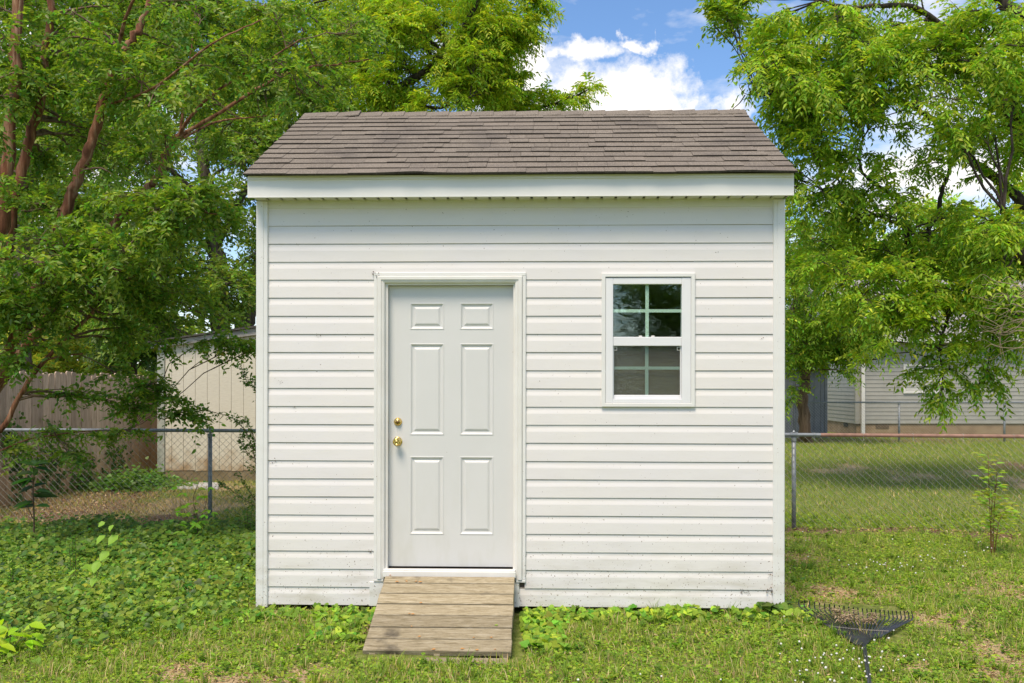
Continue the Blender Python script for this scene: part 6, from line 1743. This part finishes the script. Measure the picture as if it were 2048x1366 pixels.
# arching shrub beside the left wall of the white shed, in front of the tan one
LVs = Leaves(); tb = Tubes()
bx_ = P(540, 1060, 10.2); root = empty('shrub', (bx_.x, 10.2, 0.0), 'dark small-leaved shrub arching out from behind the left corner of the white shed', 'shrub')
iv = np.array([bx_.x, 10.2, 0.0])
for pts in ([(540, 1010), (515, 940), (500, 880), (470, 840), (430, 825), (392, 818)], [(520, 1000), (515, 900), (495, 845), (480, 842)], [(545, 1060), (520, 1020), (490, 1000), (455, 975), (442, 968)], [(535, 1030), (500, 985), (480, 950)],
            [(540, 900), (515, 790), (495, 765), (482, 735)], [(540, 840), (512, 770), (497, 762)], [(540, 960), (510, 900), (490, 890)], [(540, 930), (500, 910), (480, 880)], [(550, 1070), (510, 1050), (470, 1040)], [(530, 1000), (505, 870), (490, 870)],
            [(545, 1000), (520, 960), (500, 930)], [(550, 1080), (500, 1070), (460, 1065)]):
    pp = catmull([tuple(P(a, b_, 10.2 + 0.15*math.sin(a))) for a, b_ in pts], 6)
    tb.add(pp-iv, np.linspace(0.006, 0.002, len(pp)), 4)
    n_ = len(pp); O_ = []; D_ = []
    for i in range(1, n_):
        for q in range(1 if i < n_*0.3 else 2):
            O_.append(pp[i]); D_.append((pp[i]-pp[i-1])/np.linalg.norm(pp[i]-pp[i-1]) + RNG.normal(0, 0.6, 3)*np.array([1, .6, .6]))
    sprays(LVs, np.array(O_)-iv, np.array(D_), np.full(len(O_), 0.07), 'simple', 0.034, 0.020, (0.030, 0.070, 0.016), (0.09, 0.17, 0.03), RNG.random(len(O_))*0.5, 1, 0.2, 4)
tb.obj('stem', M['twig'], root); LVs.obj('leaves', M['leaf'], root, kind='stuff')
# ivy on the wooden fence and at the foot of it
LV = Leaves()
def fence_ivy(yc, zc_, ry_, rz_, n):
    y = RNG.normal(yc, ry_, n); z = np.abs(RNG.normal(zc_, rz_, n)); x = fx(y)+0.02+np.abs(RNG.normal(0, 0.03, n))
    a = RNG.random(n)*6.28; d = np.stack([RNG.normal(0.3, .3, n), np.cos(a), np.sin(a)-0.5], 1); nn = np.stack([np.ones(n), RNG.normal(-0.5, .4, n), RNG.normal(.3, .4, n)], 1)
    LV.add(*heart_geo(np.stack([x, y, z], 1), d, nn, RNG.uniform(0.03, 0.06, n), jitcol(np.array([0.035, 0.085, 0.016]), n, 0.3, 0.1)))
fence_ivy(13.1, 0.6, 0.12, 0.3, 240); fence_ivy(13.9, 0.45, 0.2, 0.3, 300); fence_ivy(12.85, 0.9, 0.06, 0.12, 110); fence_ivy(14.8, 0.2, 0.3, 0.15, 200); fence_ivy(15.9, 0.35, 0.2, 0.25, 160)
fi = LV.obj('ivy', M['leaf'], kind='stuff'); tag(fi, 'ivy creeping up the lower boards of the wooden fence', 'ivy')
LV = Leaves()
n = 2600
x = RNG.normal(-5.95, 0.38, n); y = RNG.normal(15.2, 0.42, n); z = np.abs(RNG.normal(0.0, 1, n))*0.13*np.exp(-((x+5.95)/0.5)**2) + 0.02
k = (x > fx(y)+0.04); x, y, z = x[k], y[k], z[k]; n = len(x)
d = RNG.normal(0, 1, (n, 3)); LV.add(*heart_geo(np.stack([x, y, z], 1), d*np.array([1, 1, .3]), np.stack([RNG.normal(0, .4, n), RNG.normal(-.4, .4, n), np.ones(n)], 1), RNG.uniform(0.035, 0.07, n), jitcol(np.array([0.05, 0.115, 0.022]), n, 0.25, 0.1)))
fi = LV.obj('ivy', M['leaf'], kind='stuff'); tag(fi, 'mound of ivy on the ground where the wooden fence meets the tan shed', 'ivy')

# ------------------------------------------------------------------ leaf rake lying in the lawn
hx_, hy_ = G(1722, 1274, 0.02)
rk = empty('leaf_rake', (hx_, hy_, float(gh(hx_, hy_))), 'black plastic leaf rake lying tines-up in the clover by the right corner of the shed', 'rake')
def R3(px, py, z): x, y = G(px, py, z); return np.array([x-hx_, y-hy_, z])
tipsL = R3(1600, 1202, 0.085); tipsM = R3(1722, 1220, 0.05); tipsR = R3(1825, 1226, 0.055)
baseL = R3(1682, 1258, 0.035); baseR = R3(1758, 1262, 0.035)
nt_ = 26
for i in range(nt_):
    u = i/(nt_-1)
    tip = (1-u)**2*tipsL + 2*u*(1-u)*(2*tipsM-0.5*tipsL-0.5*tipsR) + u*u*tipsR
    b0_ = baseL*(1-u)+baseR*u
    b0_ = b0_ + np.array([0, -0.05*math.sin(u*math.pi), 0])
    dirv = tip-b0_
    pts = [b0_, b0_+dirv*0.4+np.array([0, 0, 0.004]), b0_+dirv*0.82, tip, tip+np.array([dirv[0]*0.02, 0.022, 0.026]), tip+np.array([0, 0.018, 0.052])]
    pp = catmull(pts, 3)
    m_ = MB(); m_.tube(pp, np.linspace(0.0060, 0.0046, len(pp)), 4); m_.build('tine', M['rake'], rk)
# hub plate
pl = MB()
hub = [R3(1711, 1277, 0.03), R3(1733, 1277, 0.03)]
top_ = []
for u in np.linspace(0, 1, 9):
    top_.append(baseL*(1-u)+baseR*u+np.array([0, -0.04*math.sin(u*math.pi)+0.05, 0.004]))
V = [tuple(hub[0]), tuple(hub[1])] + [tuple(q) for q in top_[::-1]]
n = len(V); V2 = V + [(x, y, z+0.006) for x, y, z in V]
pl.add(V2, [tuple(range(n))[::-1], tuple(range(n, 2*n))] + [(i, (i+1) % n, n+(i+1) % n, n+i) for i in range(n)])
pl.build('hub_plate', M['rake'], rk)
# cross brace
arc = []
for u in np.linspace(0, 1, 13):
    tip = (1-u)**2*tipsL + 2*u*(1-u)*(2*tipsM-0.5*tipsL-0.5*tipsR) + u*u*tipsR
    b0_ = baseL*(1-u)+baseR*u; arc.append(b0_*0.72+tip*0.28+np.array([0, 0, 0.006]))
MB().tube(arc, 0.006, 5).build('cross_brace', M['rake'], rk)
e1 = R3(1728, 1276, 0.03); e2 = R3(1741, 1366, 0.035); e3 = e2 + (e2-e1)*0.6
MB().tube([tuple(e1), tuple(e2), tuple(e3)], 0.0125, 10).build('handle', M['rake'], rk, smooth=True)
# straw caught in the tines
LV = Leaves()
n = 420
u = RNG.normal(0.30, 0.10, n); q = RNG.uniform(0.35, 0.85, n); u[n//3*2:] = RNG.normal(0.62, 0.05, n-n//3*2)
u = u.clip(0.02, 0.98)
tp = ((1-u)**2)[:, None]*tipsL + (2*u*(1-u))[:, None]*(2*tipsM-0.5*tipsL-0.5*tipsR) + (u*u)[:, None]*tipsR
bb = baseL*(1-u)[:, None]+baseR*u[:, None]
p = bb*(1-q)[:, None]+tp*q[:, None] + np.array([0, 0, 0.008]) + RNG.normal(0, 0.006, (n, 3)) + np.array([hx_, hy_, 0])
a = RNG.random(n)*6.28; t_ = RNG.random((n, 1))
LV.add(*leaves_geo(p, np.stack([np.cos(a), np.sin(a), RNG.normal(0, .3, n)], 1), RNG.normal(0, .4, (n, 3))+np.array([0, 0, 1.]), RNG.uniform(0.02, 0.05, n), RNG.uniform(0.004, 0.012, n), np.array([0.22, 0.15, 0.09])*(1-t_)+np.array([0.45, 0.34, 0.22])*t_))
li = LV.obj('leaf_litter', M['litter'], kind='stuff'); tag(li, 'clump of dry straw caught on the tines of the rake', 'leaf litter')
# fallen leaves on the ramp
LV = Leaves()
for (px, py) in ((845, 1208), (842, 1276), (920, 1300), (872, 1301), (958, 1302), (990, 1301), (790, 1166), (815, 1166), (830, 1165), (845, 1166), (830, 1231), (818, 1231), (825, 1255), (782, 1135), (997, 1252), (947, 1278), (985, 1277)):
    tt_ = min(max(ramp_t(py), 0.01), 0.99); yy_ = YT+(YB-YT)*tt_; zz_ = zT+(zB-zT)*tt_
    x_ = S(px, py, yy_)[0]; w_ = SM @ Vector((x_, yy_, zz_+0.006))
    a = random.random()*6.28
    col_ = (0.52, 0.27, 0.10) if px != 997 else (0.25, 0.35, 0.05)
    LV.add(*leaves_geo(np.array([tuple(w_)]), np.array([(math.cos(a), math.sin(a)*0.5, 0.1)]), np.array([(0, -0.5, 1.0)]), np.array([random.uniform(0.018, 0.034)]), np.array([0.014]), np.array([col_])))
li = LV.obj('leaf_litter', M['litter'], kind='stuff'); tag(li, 'few small orange leaves fallen on the ramp planks', 'leaf litter')
print('COUNTS', COUNT, 'tris', sum(len(o.data.polygons) for o in bpy.data.objects if o.type == 'MESH'))
